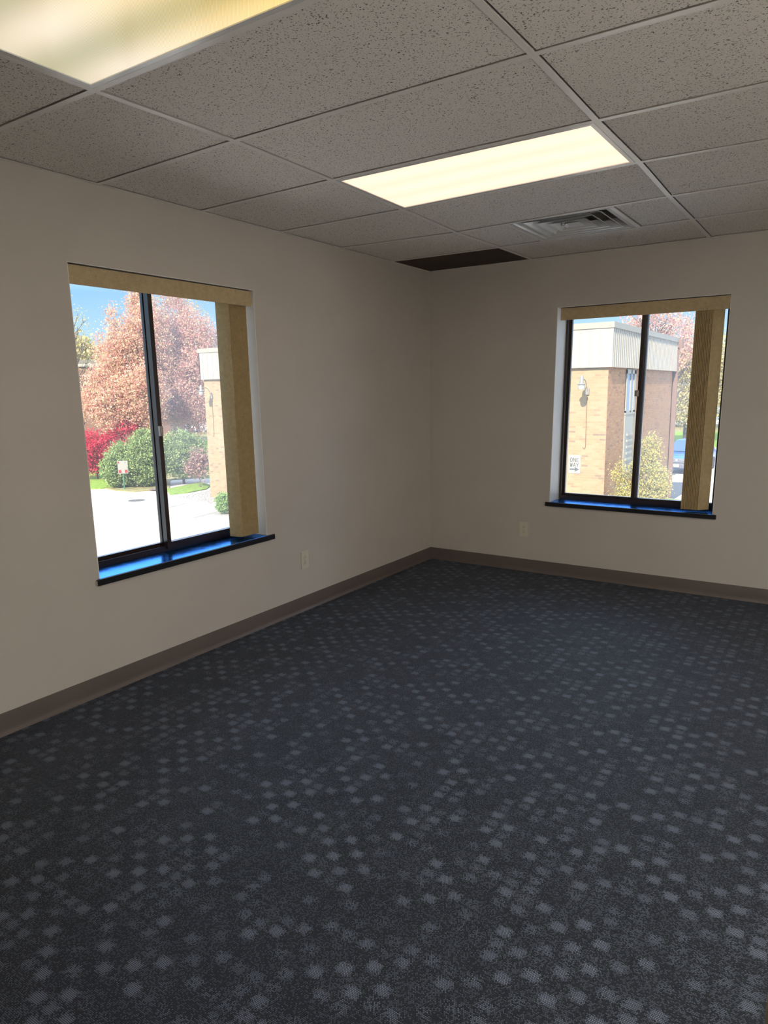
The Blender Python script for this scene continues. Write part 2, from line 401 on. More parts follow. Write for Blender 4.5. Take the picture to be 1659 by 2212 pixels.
m = MB(); DX0, DX1, DZ = 2.08, 3.00, 2.06
m.box(0, DX0, YR-.1, YR, -.05, ZT); m.box(DX1, XR, YR-.1, YR, -.05, ZT); m.box(DX0, DX1, YR-.1, YR, DZ, ZT)
m.box(DX0-.02, DX1+.02, YR-.14, YR-.1, -.05, ZT)
struct(m.build('wall_rear', M['rear']), 'off-white painted rear wall with the doorway')
struct(MB().box(-WT, XR+.15, YR-.14, WT, -.12, 0).build('floor', M['carpet']), 'charcoal carpet with woven pale grey dashes')
struct(MB().box(-WT-.1, XR+.25, YR-.25, WT+.1, ZT, ZT+.2).build('trim_1', M['roof']), 'flat roof slab over the room')

# suspended ceiling: tiles and grid, slightly sagging at a few hangers
DZN = {}
def zn(ix, iy): return H + DZN.get((ix, iy), 0)
XS = [0.0, XB, XC, XD, XE, XR]
DZN.update({(1, 4): .0085, (1, 5): .0135, (1, 2): -.0135, (1, 1): -.004, (2, 5): .012, (2, 4): .008, (2, 3): .017, (2, 2): .003, (2, 1): .006, (2, 0): .003})
til = MB(); tee = MB(); void = MB()
def lerp(a, b, t): return a + (b-a)*t
g = .0160
LIGHT_CELLS = {(1, 3), (1, 6), (3, 3), (3, 6)}          # (ix, iy): far, near, and the fill pair added out of sight at the right
for ix in range(5):
    for iy in range(10):
        x0, x1 = XS[ix], XS[ix+1]; y1, y0 = YT[iy], YT[iy+1]
        if (ix, iy) in LIGHT_CELLS or (ix, iy) == (0, 0): continue
        Z = {(0,0): zn(ix, iy+1), (1,0): zn(ix+1, iy+1), (1,1): zn(ix+1, iy), (0,1): zn(ix, iy)}
        def zz(x, y):
            u = (x-x0)/(x1-x0); v = (y-y0)/(y1-y0)
            return lerp(lerp(Z[(0,0)], Z[(1,0)], u), lerp(Z[(0,1)], Z[(1,1)], u), v)
        spans = [(x0, x1)]
        if (ix, iy) == (1, 1): spans = [(x0, 1.181), (1.791, x1)]
        for a, b in spans:
            P = [(a+g, y0+g), (b-g, y0+g), (b-g, y1-g), (a+g, y1-g)]
            til.hexa([(p[0], p[1], zz(*p)+.0045) for p in P], [(p[0], p[1], zz(*p)+.018) for p in P])
ceil = struct(til.build('ceiling', M['tile']), 'suspended ceiling of speckled grey acoustic tiles')
hw = .012
def bar(p, q, w, t=.0016, up=.030):
    p, q = Vector(p), Vector(q); d = (q-p); n = Vector((-d.y, d.x, 0)).normalized()*w
    u = Vector((0, 0, 1))
    tee.hexa([p-n, q-n, q+n, p+n], [p-n+u*t, q-n+u*t, q+n+u*t, p+n+u*t])
    n2 = n*(.0015/w)
    tee.hexa([p-n2+u*t, q-n2+u*t, q+n2+u*t, p+n2+u*t], [p-n2+u*up, q-n2+u*up, q+n2+u*up, p+n2+u*up])
for ix in range(1, 5):
    for iy in range(10):
        bar((XS[ix], YT[iy+1], zn(ix, iy+1)), (XS[ix], YT[iy], zn(ix, iy)), hw)
for iy in range(1, 10):
    for ix in range(5):
        bar((XS[ix]+(hw if ix else 0), YT[iy], zn(ix, iy)+.0002), (XS[ix+1]-(hw if ix < 4 else 0), YT[iy], zn(ix+1, iy)+.0002), hw)
for x in (1.181, 1.791): bar((x, YT[2]+hw, H-.002), (x, YT[1]-hw, H-.001), hw)
# wall angle
for (x0, x1, y0, y1) in ((0, .019, YR, 0), (XR-.019, XR, YR, 0), (0, XR, -.019, 0), (0, XR, YR, YR+.019)):
    tee.box(x0, x1, y0, y1, H-.001, H+.0006)
part(tee.build('ceiling_grid', M['tee']), ceil, 'white metal grid of tees between the tiles')
void.box(0, XR, YR, 0, H+.19, H+.2)
part(void.build('plenum_deck', M['dark_void']), ceil)

# the odd tile in the corner
t = MB(); g2 = .013
t.box(g2, XB-g2, YT[1]+g2, -g2, H+.004, H+.018)
tag(t.build('ceiling_tile', M['brown_tile'], bevel=.0015), 'plain dark brown ceiling tile fitted in the far corner', 'ceiling tile')

# ------------------------------------------------------------------ baseboards
prof = [(0, 0), (.013, 0), (.0125, .0035), (.0075, .010), (.0042, .020), (.0034, .035), (.0034, .096), (.0022, .0995), (0, .0995)]
o = MB().prism([(p[0], p[1]) for p in prof], 1, YR, 0).build('baseboard_left', M['base'], smooth=True)
struct(o, 'brown-grey vinyl cove base along the left wall')
o = MB().prism([(-p[0], p[1]) for p in prof], 0, 0, XR).build('baseboard_back', M['base'], smooth=True)
struct(o, 'brown-grey vinyl cove base along the back wall')
o = MB().prism([(XR-p[0], p[1]) for p in prof], 1, YR, 0).build('baseboard_right', M['base'], smooth=True)
struct(o, 'brown-grey vinyl cove base along the right wall')

# ------------------------------------------------------------------ windows
# built in a local frame: u along the wall, d depth outwards, z up; mapped to the world by f
def make_window(n, f, W, flip, label):
    a, b, z0, z1 = W['a'], W['b'], W['z0'], W['z1']
    def bx(mb, u0, u1, d0, d1, q0, q1):
        p, q = f(u0, d0), f(u1, d1); mb.box(p[0], q[0], p[1], q[1], q0, q1)
    def ring(u0, u1, q0, q1, d0, d1, w, wt=None, wb=None):
        mb = MB(); wt = wt or w; wb = wb or w
        bx(mb, u0, u0+w, d0, d1, q0, q1); bx(mb, u1-w, u1, d0, d1, q0, q1)
        bx(mb, u0+w, u1-w, d0, d1, q0, q0+wb); bx(mb, u0+w, u1-w, d0, d1, q1-wt, q1)
        return mb
    cu, cz = (a+b)/2, (z0+z1)/2
    loc = (*f(cu, FD+.04), z0)
    w = thing('window_%d' % n, label, 'window', loc, kind='structure')
    mb = ring(a, b, z0, z1, FD, FD+.085, .020, .02, .022)
    bx(mb, a+.02, b-.02, FD+.030, FD+.036, z0+.022, z0+.034)      # track lips
    bx(mb, a+.02, b-.02, FD+.002, FD+.006, z0+.022, z0+.028)
    part(mb.build('window_frame', M['bronze']), w, 'dark bronze outer frame')
    mid = cu + flip*.0
    # sash towards +u slides inside, the other is fixed further out
    s1 = ring(mid-.0175, b-.012, z0+.012, z1-.012, FD-.010, FD+.026, .027, .03, .036)
    s2 = ring(a+.012, mid+.0175, z0+.012, z1-.012, FD+.042, FD+.068, .024, .03, .030)
    o1 = part(s1.build('sash', M['bronze']), w, 'inner sliding sash'); o2 = part(s2.build('sash', M['bronze']), w, 'outer fixed sash')
    k = MB(); bx(k, mid-.022, mid+.022, FD+.028, FD+.042, z0+.02, z1-.02)
    part(k.build('meeting_rail', M['bronze']), w)
    def pane(u0, u1, d, mat, lab):
        mb = MB(); bx(mb, u0, u1, d, d+.003, z0+.03, z1-.03)
        part(mb.build('pane', mat), w, lab)
    pane(mid+.01, b-.03, FD+.017, M['glass_haze'], 'dusty pane')
    pane(a+.03, mid-.008, FD+.051, M['glass_mid'] if n == 2 else M['glass_clear'], 'clearer pane')
    # latch on the meeting stile
    zl = 1.245 if n == 1 else 1.395
    mb = MB()
    if n == 1:
        bx(mb, mid-.017, mid+.006, FD-.022, FD-.008, zl-.027, zl+.027); bx(mb, mid-.013, mid+.002, FD-.028, FD-.022, zl-.012, zl+.018)
    else:
        bx(mb, mid-.036, mid-.008, FD-.018, FD-.004, zl-.022, zl+.022); bx(mb, mid-.03, mid-.014, FD-.024, FD-.018, zl-.01, zl+.014)
    part(mb.build('latch', M['steel'], bevel=.002), w, 'grey metal latch on the meeting stile')
    # sill board with its projecting nose
    eL, eR = (.010, .062) if n == 1 else (.040, .010)
    mb = MB(); bx(mb, a, b, -.004, FD+.012, z0-.022, z0)
    part(mb.build('window_sill', M['sill'], bevel=.0012), w, 'glossy dark sill board with the blue sky reflection in its colour')
    mb = MB(); bx(mb, a-eL, b+eR, -.018, -.0042, z0-.031, z0-.0005)
    part(mb.build('sill_nose', M['nose'], bevel=.0022), w, 'black projecting front edge of the sill')
    if n == 1:
        mb = MB(); p = f(a-eL-.0015, -.014); q = f(a-eL+.001, -.001); mb.box(p[0], q[0], p[1], q[1], z0-.028, z0-.006)
        part(mb.build('chipped_corner', M['plate']), w, 'bare tan chip on the end of the sill')
    return w
f1 = lambda u, d: (-d, u)
f2 = lambda u, d: (u, d)
make_window(1, f1, W1, 0, 'dark bronze sliding window in the left wall looking onto the red trees')
make_window(2, f2, W2, 0, 'dark bronze sliding window in the back wall looking onto the brick building')
# white painted liners on the reveals (drywall returns)
for n, f, W in ((1, f1, W1), (2, f2, W2)):
    mb = MB()
    for u0, u1 in ((W['a'], W['a']+.003), (W['b']-.003, W['b'])):
        p, q = f(u0, .0005), f(u1, FD); mb.box(p[0], q[0], p[1], q[1], W['z0'], W['z1'])
    p, q = f(W['a'], .0005), f(W['b'], FD); mb.box(p[0], q[0], p[1], q[1], W['z1']-.003, W['z1'])
    struct(mb.build('trim_%d' % (n+1), M['reveal']), 'pale painted returns inside the window opening of the %s wall' % ('left' if n == 1 else 'back'))

# ------------------------------------------------------------------ vertical blinds
def make_blind(n, f, W, label, v0, dv, cnt, theta, dc, zb):
    a, b, z1 = W['a'], W['b'], W['z1']
    t = thing('vertical_blind', label, 'blind', (*f((a+b)/2, .05), z1-.01), group=None)
    mb = MB(); u0, u1 = (a+.004, b-.012) if n == 1 else (a+.024, b-.006)
    def bx(mb, u0, u1, d0, d1, q0, q1):
        p, q = f(u0, d0), f(u1, d1); mb.box(p[0], q[0], p[1], q[1], q0, q1)
    zt = z1-.008
    bx(mb, u0, u1, .010, .0125, zt-.086, zt)
    part(mb.build('valance', M['valance'], bevel=.0008), t, 'beige fabric valance')
    mb = MB(); bx(mb, u0, u1, .0125, .05, zt-.0015, zt); bx(mb, u0, u1, .009, .0145, zt-.001, zt+.001)
    bx(mb, u0+.02, u1-.02, .012, .05, zt, z1-.0036)  # dark strip stands for the deep shadow above the valance
    part(mb.build('valance_clip_shade', M['slot']), t, 'mounting clip with a dark strip for the shadow above the valance')
    mb = MB(); bx(mb, u0+.01, u1-.004, dc-.022, dc+.022, z1-.048, z1-.010)
    part(mb.build('headrail', M['plate'], bevel=.002), t, 'metal headrail behind the valance')
    hwid = .0445; ztop = z1-.075
    for i in range(cnt):
        vu = v0 + dv*i; th = theta + random.uniform(-.03, .03)
        du, dd = math.cos(th), math.sin(th)
        mb = MB(); K = 8; rows = []
        for zq in (zb, ztop):
            row = []
            for k in range(K+1):
                s = -1 + 2*k/K; bow = .0045*(1-s*s)
                u = vu + du*s*hwid - dd*bow; d = dc + dd*s*hwid + du*bow
                p = f(u, d); row.append((p[0], p[1], zq))
            rows.append(row)
        # give the strip a real thickness
        nrm = Vector((*[q-p for p, q in zip(f(0, 0), f(-dd, du))], 0)).normalized()*.0007
        A = [[Vector(p)+nrm*s for p in r] for r in rows for s in (1,)] + [[Vector(p)-nrm for p in r] for r in rows]
        for k in range(K):
            mb.quad(A[0][k], A[0][k+1], A[1][k+1], A[1][k]); mb.quad(A[2][k+1], A[2][k], A[3][k], A[3][k+1])
            mb.quad(A[0][k+1], A[0][k], A[2][k], A[2][k+1]); mb.quad(A[1][k], A[1][k+1], A[3][k+1], A[3][k])
        for k in (0, K):
            mb.quad(A[0][k], A[1][k], A[3][k], A[2][k])
        part(mb.build('vane', M['vane'], smooth=True), t)
        mb = MB(); p = f(vu, dc); mb.box(p[0]-.004, p[0]+.004, p[1]-.004, p[1]+.004, ztop-.004, z1-.046)
        part(mb.build('vane_carrier', M['slot']), t)
    return t
make_blind(1, f1, W1, 'beige vertical blind stacked at the right of the window in the left wall', -2.220, .0112, 13, math.radians(104), .078, .592)
make_blind(2, f2, W2, 'beige vertical blind stacked at the right of the window in the back wall', 2.045, .0099, 12, math.radians(47), .060, .592)
for o in [o for o in bpy.data.objects if o.type == 'MESH']:
    r = o
    while r.parent: r = r.parent
    ax = {'window_1': 1, 'window_2': 0, 'trim_2': 1, 'trim_3': 0, 'vertical_blind': 1, 'vertical_blind.001': 0}.get(r.name)
    if ax is not None and o.name.split('.')[0] not in ('window_sill', 'sill_nose', 'chipped_corner'): lean(o, ax, K1 if ax else K2)

# ------------------------------------------------------------------ outlets
def make_outlet(label, f, u, z):
    t = thing('wall_outlet', label, 'electrical outlet', (*f(u, 0), z))
    def bx(mb, u0, u1, d0, d1, q0, q1):
        p, q = f(u0, d0), f(u1, d1); mb.box(p[0], q[0], p[1], q[1], q0, q1); return mb
    part(bx(MB(), u-.037, u+.037, -.006, 0, z-.059, z+.059).build('cover_plate', M['plate'], bevel=.0018), t)
    for s in (1, -1):
        cz = z + s*.0195
        pts = []
        for k in range(24):
            an = 2*PI*k/24; pts.append((.0165*math.cos(an), max(-.0135, min(.0135, .0165*math.sin(an)))))
        mb = MB(); n = 24
        for dd in (-.0062, -.0078):
            for (pu, pz) in pts:
                p = f(u+pu, dd); mb.v.append((p[0], p[1], cz+pz))
        for k in range(n): mb.f.append((k, (k+1) % n, n+(k+1) % n, n+k))
        mb.f.append(tuple(range(n, 2*n)))
        r = part(mb.build('socket', M['plate']), t)
        sl = MB(); bx(sl, u-.0075, u-.0055, -.0082, -.0076, cz-.008, cz+.001); bx(sl, u+.0050, u+.0070, -.0082, -.0076, cz-.007, cz+.001)
        bx(sl, u-.0028, u+.0022, -.0082, -.0076, cz+.0045, cz+.0095)
        so = sl.build('socket_slot', M['slot']); so.parent = r
    sc = bx(MB(), u-.003, u+.003, -.0072, -.006, z-.003, z+.003).build('screw', M['steel'], bevel=.001)
    part(sc, t)
make_outlet('ivory duplex outlet on the left wall, right of its window', f1, -1.684, .344)
make_outlet('ivory duplex outlet on the back wall, left of its window', f2, .855, .340)

# ------------------------------------------------------------------ ceiling lights
def make_light(ix, iy, label, mat, sees=True):
    x0, x1 = XS[ix]+hw, XS[ix+1]-hw; y1, y0 = YT[iy]-hw, YT[iy+1]+hw
    cx, cy = (x0+x1)/2, (y0+y1)/2
    zc = (zn(ix, iy)+zn(ix+1, iy)+zn(ix, iy+1)+zn(ix+1, iy+1))/4
    t = thing('ceiling_light', label, 'ceiling light', (cx, cy, zc), group=None)
    def zz(x, y):
        u = (x-XS[ix])/(XS[ix+1]-XS[ix]); v = (y-YT[iy+1])/(YT[iy]-YT[iy+1])
        return lerp(lerp(zn(ix, iy+1), zn(ix+1, iy+1), u), lerp(zn(ix, iy), zn(ix+1, iy), u), v)
    fw = .019
    mb = MB()
    def seg(a, b, c, d):
        P = [a, b, c, d]
        mb.hexa([(p[0], p[1], zz(*p)-.0005) for p in P], [(p[0], p[1], zz(*p)+.012) for p in P])
    seg((x0+.002, y0+.002), (x1-.002, y0+.002), (x1-.002, y0+fw), (x0+.002, y0+fw)); seg((x0+.002, y1-fw), (x1-.002, y1-fw), (x1-.002, y1-.002), (x0+.002, y1-.002))
    seg((x0+.002, y0+fw), (x0+fw, y0+fw), (x0+fw, y1-fw), (x0+.002, y1-fw)); seg((x1-fw, y0+fw), (x1-.002, y0+fw), (x1-.002, y1-fw), (x1-fw, y1-fw))
    part(mb.build('light_frame', M['white_metal']), t, 'white metal door frame')
    mb = MB(); mb.box(x0+.002, x1-.002, y0+.002, y1-.002, H+.10, H+.103)
    for (a, b, c, d) in ((x0+.002, x0+.004, y0+.002, y1-.002), (x1-.004, x1-.002, y0+.002, y1-.002), (x0+.002, x1-.002, y0+.002, y0+.004), (x0+.002, x1-.002, y1-.004, y1-.002)):
        mb.box(a, b, c, d, H+.030, H+.10)
    part(mb.build('housing', M['white_metal']), t)
    P = [(x0+fw, y0+fw), (x1-fw, y0+fw), (x1-fw, y1-fw), (x0+fw, y1-fw)]
    mb = MB().hexa([(p[0]-cx, p[1]-cy, zz(*p)+.003-zc) for p in P], [(p[0]-cx, p[1]-cy, zz(*p)+.006-zc) for p in P])
    o = mb.build('diffuser', mat); o.parent = t; o['label'] = 'glowing prismatic lens'
    for xx in (cx-.34, cx+.34):
        mb = MB().box(xx-.022, xx+.022, y0+.006, y0+.015, zz(xx, y0)-.0022, zz(xx, y0))
        part(mb.build('latch', M['white_metal']), t)
    return t
make_light(1, 3, 'fully lit cream fluorescent troffer in front of the air diffuser', M['lens_far'])
make_light(1, 6, 'large yellowish fluorescent troffer cut off by the upper left corner of the photo', M['lens_near'])
M['lens_fill'] = mk_lens('lens_fill_bright', (15, 14, 12.6), (16.5, 15.4, 13.8), 3, False, 1.0, 0)  # lenses of the unseen troffers added to light the room
M['lens_fill2'] = mk_lens('lens_fill_medium', (2.2, 2, 1.8), (2.4, 2.2, 2), 3, False, 1.0, 0)
make_light(3, 3, 'added fill troffer, out of view, over the right half of the room near the back wall', M['lens_fill2'])
make_light(3, 6, 'added fill troffer, out of view, over the right half of the room near the door', M['lens_fill'])

# fill lamp, added out of view to brighten the walls and ceiling
def mk_glow(name, c, k):
    nt = NT(name); return nt.done(nt.N('Emission', i={0: (*c, 1), 1: k}).outputs[0])
fx, fy = 4.40, -4.55
t = thing('fill_lamp', 'white globe fill lamp, added out of view by the right wall', 'lamp', (fx, fy, 0))
part(MB().lathe([(.16, 0), (.16, .012), (.14, .022), (.02, .028), (.0, .028)], (fx, fy, 0), 'z', 32).build('fill_lamp_base', M['bronze'], smooth=True), t)
part(MB().tube([(fx, fy, .028), (fx, fy, .52)], .012, 12).build('fill_lamp_pole', M['bronze'], smooth=True), t)
pr = [(.22*math.sin(PI*k/18)+(.0001 if k in (0, 18) else 0), -.22*math.cos(PI*k/18)) for k in range(19)]
part(MB().lathe(pr, (fx, fy, .72), 'z', 36).build('fill_lamp_globe', mk_glow('fill_lamp_glow', (1.0, .92, .80), 17.5), smooth=True), t, 'glowing white globe of the added fill lamp')

# ------------------------------------------------------------------ air diffuser
vx0, vx1, vy0, vy1 = 1.193, 1.779, YT[2]+.013, YT[1]-.013
vcx, vcy = (vx0+vx1)/2, (vy0+vy1)/2
t = thing('air_vent', 'square white stamped air diffuser with nested louvres in the ceiling', 'air vent', (vcx, vcy, H))
def sq_ring(mb, r0, z0, r1, z1, th=.0015):
    def c(r, z): return [(vcx-r, vcy-r, z), (vcx+r, vcy-r, z), (vcx+r, vcy+r, z), (vcx-r, vcy+r, z)]
    A, B_, C_, D_ = c(r0, z0), c(r1, z1), c(r0, z0+th), c(r1, z1+th)
    for k in range(4):
        j = (k+1) % 4
        mb.quad(A[k], A[j], B_[j], B_[k]); mb.quad(C_[j], C_[k], D_[k], D_[j]); mb.quad(A[j], A[k], C_[k], C_[j]); mb.quad(B_[k], B_[j], D_[j], D_[k])
mb = MB(); sq_ring(mb, .293, H-.001, .272, H-.001); sq_ring(mb, .272, H-.001, .262, H+.004); sq_ring(mb, .262, H+.004, .235, H+.060)
part(mb.build('vent_frame', M['white_metal'], smooth=False), t)
for k, r in enumerate((.232, .172, .112)):
    mb = MB(); sq_ring(mb, r, H+.001, r-.010, H+.0035); sq_ring(mb, r-.010, H+.0035, r-.050, H+.040)
    part(mb.build('louvre', M['white_metal']), t)
mb = MB(); sq_ring(mb, .055, H+.004, .035, H+.012); mb.box(vcx-.035, vcx+.035, vcy-.035, vcy+.035, H+.012, H+.0135)
part(mb.build('centre_pan', M['white_metal']), t)
mb = MB().box(vcx-.235, vcx+.235, vcy-.235, vcy+.235, H+.14, H+.142)
part(mb.build('duct_throat', M['dark_void']), t, 'dark duct opening above the louvres')
mb = MB()
for (a_, b_, c_, d_) in ((-.236, -.234, -.236, .236), (.234, .236, -.236, .236), (-.234, .234, -.236, -.234), (-.234, .234, .234, .236)):
    mb.box(vcx+a_, vcx+b_, vcy+c_, vcy+d_, H+.060, H+.139)
part(mb.build('duct_collar', M['steel']), t, 'grey metal collar inside the diffuser')
mb = MB().tube([(vcx-.05, vcy-.065, H+.02), (vcx-.048, vcy-.067, H-.004), (vcx-.030, vcy-.069, H-.006), (vcx-.022, vcy-.067, H+.012)], .0022, 8)
part(mb.build('damper_lever', M['slot'], smooth=True), t, 'dark wire damper lever')

# ------------------------------------------------------------------ open door with brass knob at the right of the camera
dx = 2.992
d = thing('door_1', 'dark wood door standing open at the lower right edge, brass knob just in view', 'door', (dx+.018, YR+.02, 0.0), kind='structure')
part(MB().box(dx, dx+.036, YR+.015, YR+.930, .012, 2.045).build('door_leaf', M['door'], bevel=.002), d)
kc = (0, -4.676, 1.050)
mb = MB().lathe([(.033, 0), (.033, -.004), (.027, -.009), (.012, -.012), (.011, -.024), (.016, -.030), (.025, -.036), (.029, -.046), (.0285, -.056), (.024, -.064), (.016, -.068), (.0, -.0685)], (dx, kc[1], kc[2]), 'x', 36)
part(mb.build('door_knob', M['brass'], smooth=True), d, 'polished brass knob')

# ================================================================== OUTSIDE
def ground_poly(name, pts, z, mat, label, cat, kind=None, thick=.02):
    mb = MB(); P = [(p[0], p[1]) for p in pts]
    mb.prism(P, 2, GZ-.05, z)
    o = mb.build(name, mat); tag(o, label, cat, kind=kind); return o
lot = MB().box(-75, 45, -12, 95, GZ-.3, GZ).build('parking_lot', M['concrete'])
tag(lot, 'pale sunlit pavement of the parking lot outside the windows', 'pavement', kind='structure')
def gp(x, y, dz=0):              # ground point by bearing/slope
    return None
# ---- neighbouring building
BX0, BX1, BY0, BY1 = -20.22, -3.06, 15.87, 25.0
ZF0, ZF1, ZCAP = 2.015, 3.13, 3.30
b = thing('brick_building', 'tan brick building with a cream metal fascia seen through both windows', 'building', ((BX0+BX1)/2, BY0, GZ))
part(MB().box(BX0, BX1-.012, BY0, BY0+.3, GZ, ZF0+.3).build('brick_wall', M['brick_s']), b, 'sunlit tan brick front wall')
part(MB().box(BX1-.3, BX1, BY0+.3, BY1, GZ, ZF0+.3).box(BX1-.012, BX1, BY0, BY0+.3, GZ, ZF0+.3).build('brick_wall', M['brick_e']), b, 'tan brick side wall, grazing sun in its pink tint')
part(MB().box(BX0, BX0+.3, BY0+.3, BY1, GZ, ZF0+.3).build('brick_wall', M['brick_e']), b)
part(MB().box(BX0, BX1, BY1-.3, BY1, GZ, ZF0+.3).build('brick_wall', M['brick_s']), b)
fo = .11
# front fascia with wide flat battens
mb = MB().box(BX0-fo, BX1+fo, BY0-fo, BY0-fo+.04, ZF0, ZF1)
for k in range(60):
    x = BX0 + .1 + k*.30
    if x < BX1: mb.box(x, x+.012, BY0-fo-.010, BY0-fo, ZF0+.01, ZF1)
part(mb.build('fascia', M['fascia']), b, 'cream board-and-batten fascia')
mb = MB(); y = BY0-fo; pts = []
mb.box(BX1+fo-.04, BX1+fo-.012, BY0-fo, BY1, ZF0, ZF1)
y = BY0
while y < BY1:
    mb.prism([(BX1+fo-.012, y), (BX1+fo+.022, y+.03), (BX1+fo+.022, y+.11), (BX1+fo-.012, y+.14)], 2, ZF0, ZF1); y += .21
mb.box(BX1+fo-.05, BX1+fo+.022, BY0-fo-.004, BY0-fo+.05, ZF0, ZF1)
part(mb.build('corrugated_fascia', M['fascia']), b, 'cream corrugated metal fascia')
mb = MB().box(BX0-fo-.03, BX1+fo+.05, BY0-fo-.03, BY0, ZF1, ZCAP); mb.box(BX1, BX1+fo+.05, BY0, BY1+.05, ZF1, ZCAP)
mb.box(BX0-fo-.03, BX0, BY0, BY1, ZF1, ZCAP); mb.box(BX0-fo, BX1+fo, BY1, BY1+.05, ZF1, ZCAP)
part(mb.build('parapet_cap', M['fascia_cap']), b, 'pale grey parapet cap')
part(MB().box(BX0, BX1, BY0, BY1, ZF0+.3, ZF0+.45).build('flat_roof', M['roof']), b)
part(MB().box(BX0-fo, BX0-fo+.04, BY0-fo, BY1, ZF0, ZF1).build('fascia', M['fascia']), b)
# side window, panel below it
mb = MB(); wy0, wy1, wz0, wz1 = 17.78, 18.90, .62, 1.97
for (a0, a1, q0, q1) in ((wy0, wy0+.05, wz0, wz1), (wy1-.22, wy1, wz0, wz1), (wy0, wy1, wz0-.06, wz0+.06), (wy0, wy1, wz1-.12, wz1+.02), (wy0+.50, wy0+.60, wz0, wz1)):
    mb.box(BX1-.01, BX1+.05, a0, a1, q0, q1)
wf = part(mb.build('building_window', M['white_out']), b, 'white framed window')
pn = MB().box(BX1-.01, BX1+.015, wy0, wy1, wz0, wz1).build('pane', M['blue_grey']); pn.parent = wf
mb = MB().box(BX1-.01, BX1+.03, wy0+.02, wy1-.12, -2.35, wz0-.06)
for k in range(7): mb.box(BX1+.03, BX1+.07, wy0+.25, wy1-.2, -.05-k*.20, -.13-k*.20)
part(mb.build('louvred_panel', M['white_out']), b, 'pale slatted panel below the window')
part(MB().box(BX1-.01, BX1+.02, wy1-.10, wy1+.32, -2.4, wz0-.04).build('tan_strip', M['tan_panel']), b)
mb = MB().box(BX1-.02, BX1+.16, BY1-.16, BY1-.04, GZ, ZF1-.15); mb.box(BX1-.02, BX1+.30, BY1-.24, BY1+.0, ZF1-.2, ZF1+.12)
part(mb.build('downspout', M['down']), b, 'dull red downspout with a conductor head')
part(MB().box(BX0+.3, BX1-.3, BY0+.3, BY1-.3, GZ, GZ+.05).build('building_slab', M['concrete']), b)

# ---- wall lamps
def make_lamp(x, label):
    zb = 1.33
    t = thing('wall_lamp', label, 'wall lamp', (x, BY0, zb), group=None)
    yl = BY0-.60
    mb = MB(); mb.box(x-.05, x+.05, BY0-.05, BY0, zb-.11, zb+.07)
    part(mb.build('mounting_box', M['lamp_grey'], bevel=.008), t)
    pts = [(x, BY0-.05, zb+.0), (x, BY0-.12, zb+.16), (x, BY0-.24, zb+.30), (x, BY0-.38, zb+.35), (x, yl+.08, zb+.31), (x, yl, zb+.27)]
    part(MB().tube(pts, .013, 8).build('gooseneck_arm', M['lamp_grey'], smooth=True), t)
    part(MB().lathe([(.012, .46), (.030, .455), (.048, .42), (.060, .27), (.072, .235), (.125, .215), (.132, .205), (.128, .195), (.0, .20)], (x, yl, zb), 'z', 28)
         .build('lamp_shade', M['lamp_grey'], smooth=True), t, 'galvanised stepped shade')
    part(MB().lathe([(.098, .200), (.104, .15), (.098, .075), (.085, .045), (.0, .04)], (x, yl, zb), 'z', 28)
         .build('glass_jar', M['lamp_glass'], smooth=True), t, 'frosted glass refractor')
    pts = [(x-.01, BY0-.012, zb-.11), (x-.012, BY0-.012, -.34), (x-.03, BY0-.014, -.40), (x-.07, BY0-.016, -.385), (x-.085, BY0-.016, -.35)]
    part(MB().tube(pts, .009, 6).build('conduit', M['conduit'], smooth=True), t, 'thin brown conduit ending in a hook')
make_lamp(-3.655, 'grey gooseneck wall lamp above the one way sign')
make_lamp(-19.76, 'grey gooseneck wall lamp by the far left corner of the tan brick building')

# ---- ONE WAY sign (strokes built as small plates)
sx0, sx1, sz0, sz1 = -4.172, -3.802, -1.163, -.598
sy = BY0-.012
t = thing('one_way_sign', 'white one way sign with an arrow on the sunlit brick wall', 'sign', ((sx0+sx1)/2, BY0, sz0))
part(MB().box(sx0, sx1, sy, BY0, sz0, sz1).build('sign_plate', M['sign_white']), t)
GL = {'O': [(.25,0,.75,0),(.75,0,1,.22),(1,.22,1,.78),(1,.78,.75,1),(.75,1,.25,1),(.25,1,0,.78),(0,.78,0,.22),(0,.22,.25,0)],
      'N': [(0,0,0,1),(0,1,1,0),(1,0,1,1)], 'E': [(0,0,0,1),(0,1,1,1),(0,.52,.8,.52),(0,0,1,0)],
      'W': [(0,1,.25,0),(.25,0,.5,.8),(.5,.8,.75,0),(.75,0,1,1)], 'A': [(0,0,.5,1),(.5,1,1,0),(.2,.35,.8,.35)], 'Y': [(0,1,.5,.5),(1,1,.5,.5),(.5,.5,.5,0)]}
def stroke(mb, x0, z0, x1, z1, w, y):
    d = Vector((x1-x0, 0, z1-z0)); L = d.length; d.normalize(); n = Vector((-d.z, 0, d.x))*w/2
    p = Vector((x0, y, z0))-d*w*.35; q = Vector((x1, y, z1))+d*w*.35; k = Vector((0, -.003, 0))
    mb.hexa([p-n, q-n, q+n, p+n], [p-n+k, q-n+k, q+n+k, p+n+k])
def word(txt, xc, z, h, w, gap, sw):
    mb = MB(); W = len(txt)*w+(len(txt)-1)*gap; x = xc-W/2
    for ch in txt:
        for (a, b_, c, d_) in GL[ch]: stroke(mb, x+a*w, z+b_*h, x+c*w, z+d_*h, sw, sy)
        x += w+gap
    return mb
cx = (sx0+sx1)/2
mb = word('ONE', cx, sz1-.205, .115, .062, .038, .017); m2 = word('WAY', cx, sz1-.360, .115, .070, .026, .017)
n = len(mb.v); mb.v += m2.v; mb.f += [tuple(i+n for i in f_) for f_ in m2.f]
part(mb.build('sign_lettering', M['sign_black']), t, 'grey letters ONE WAY')
az = sz0+.125
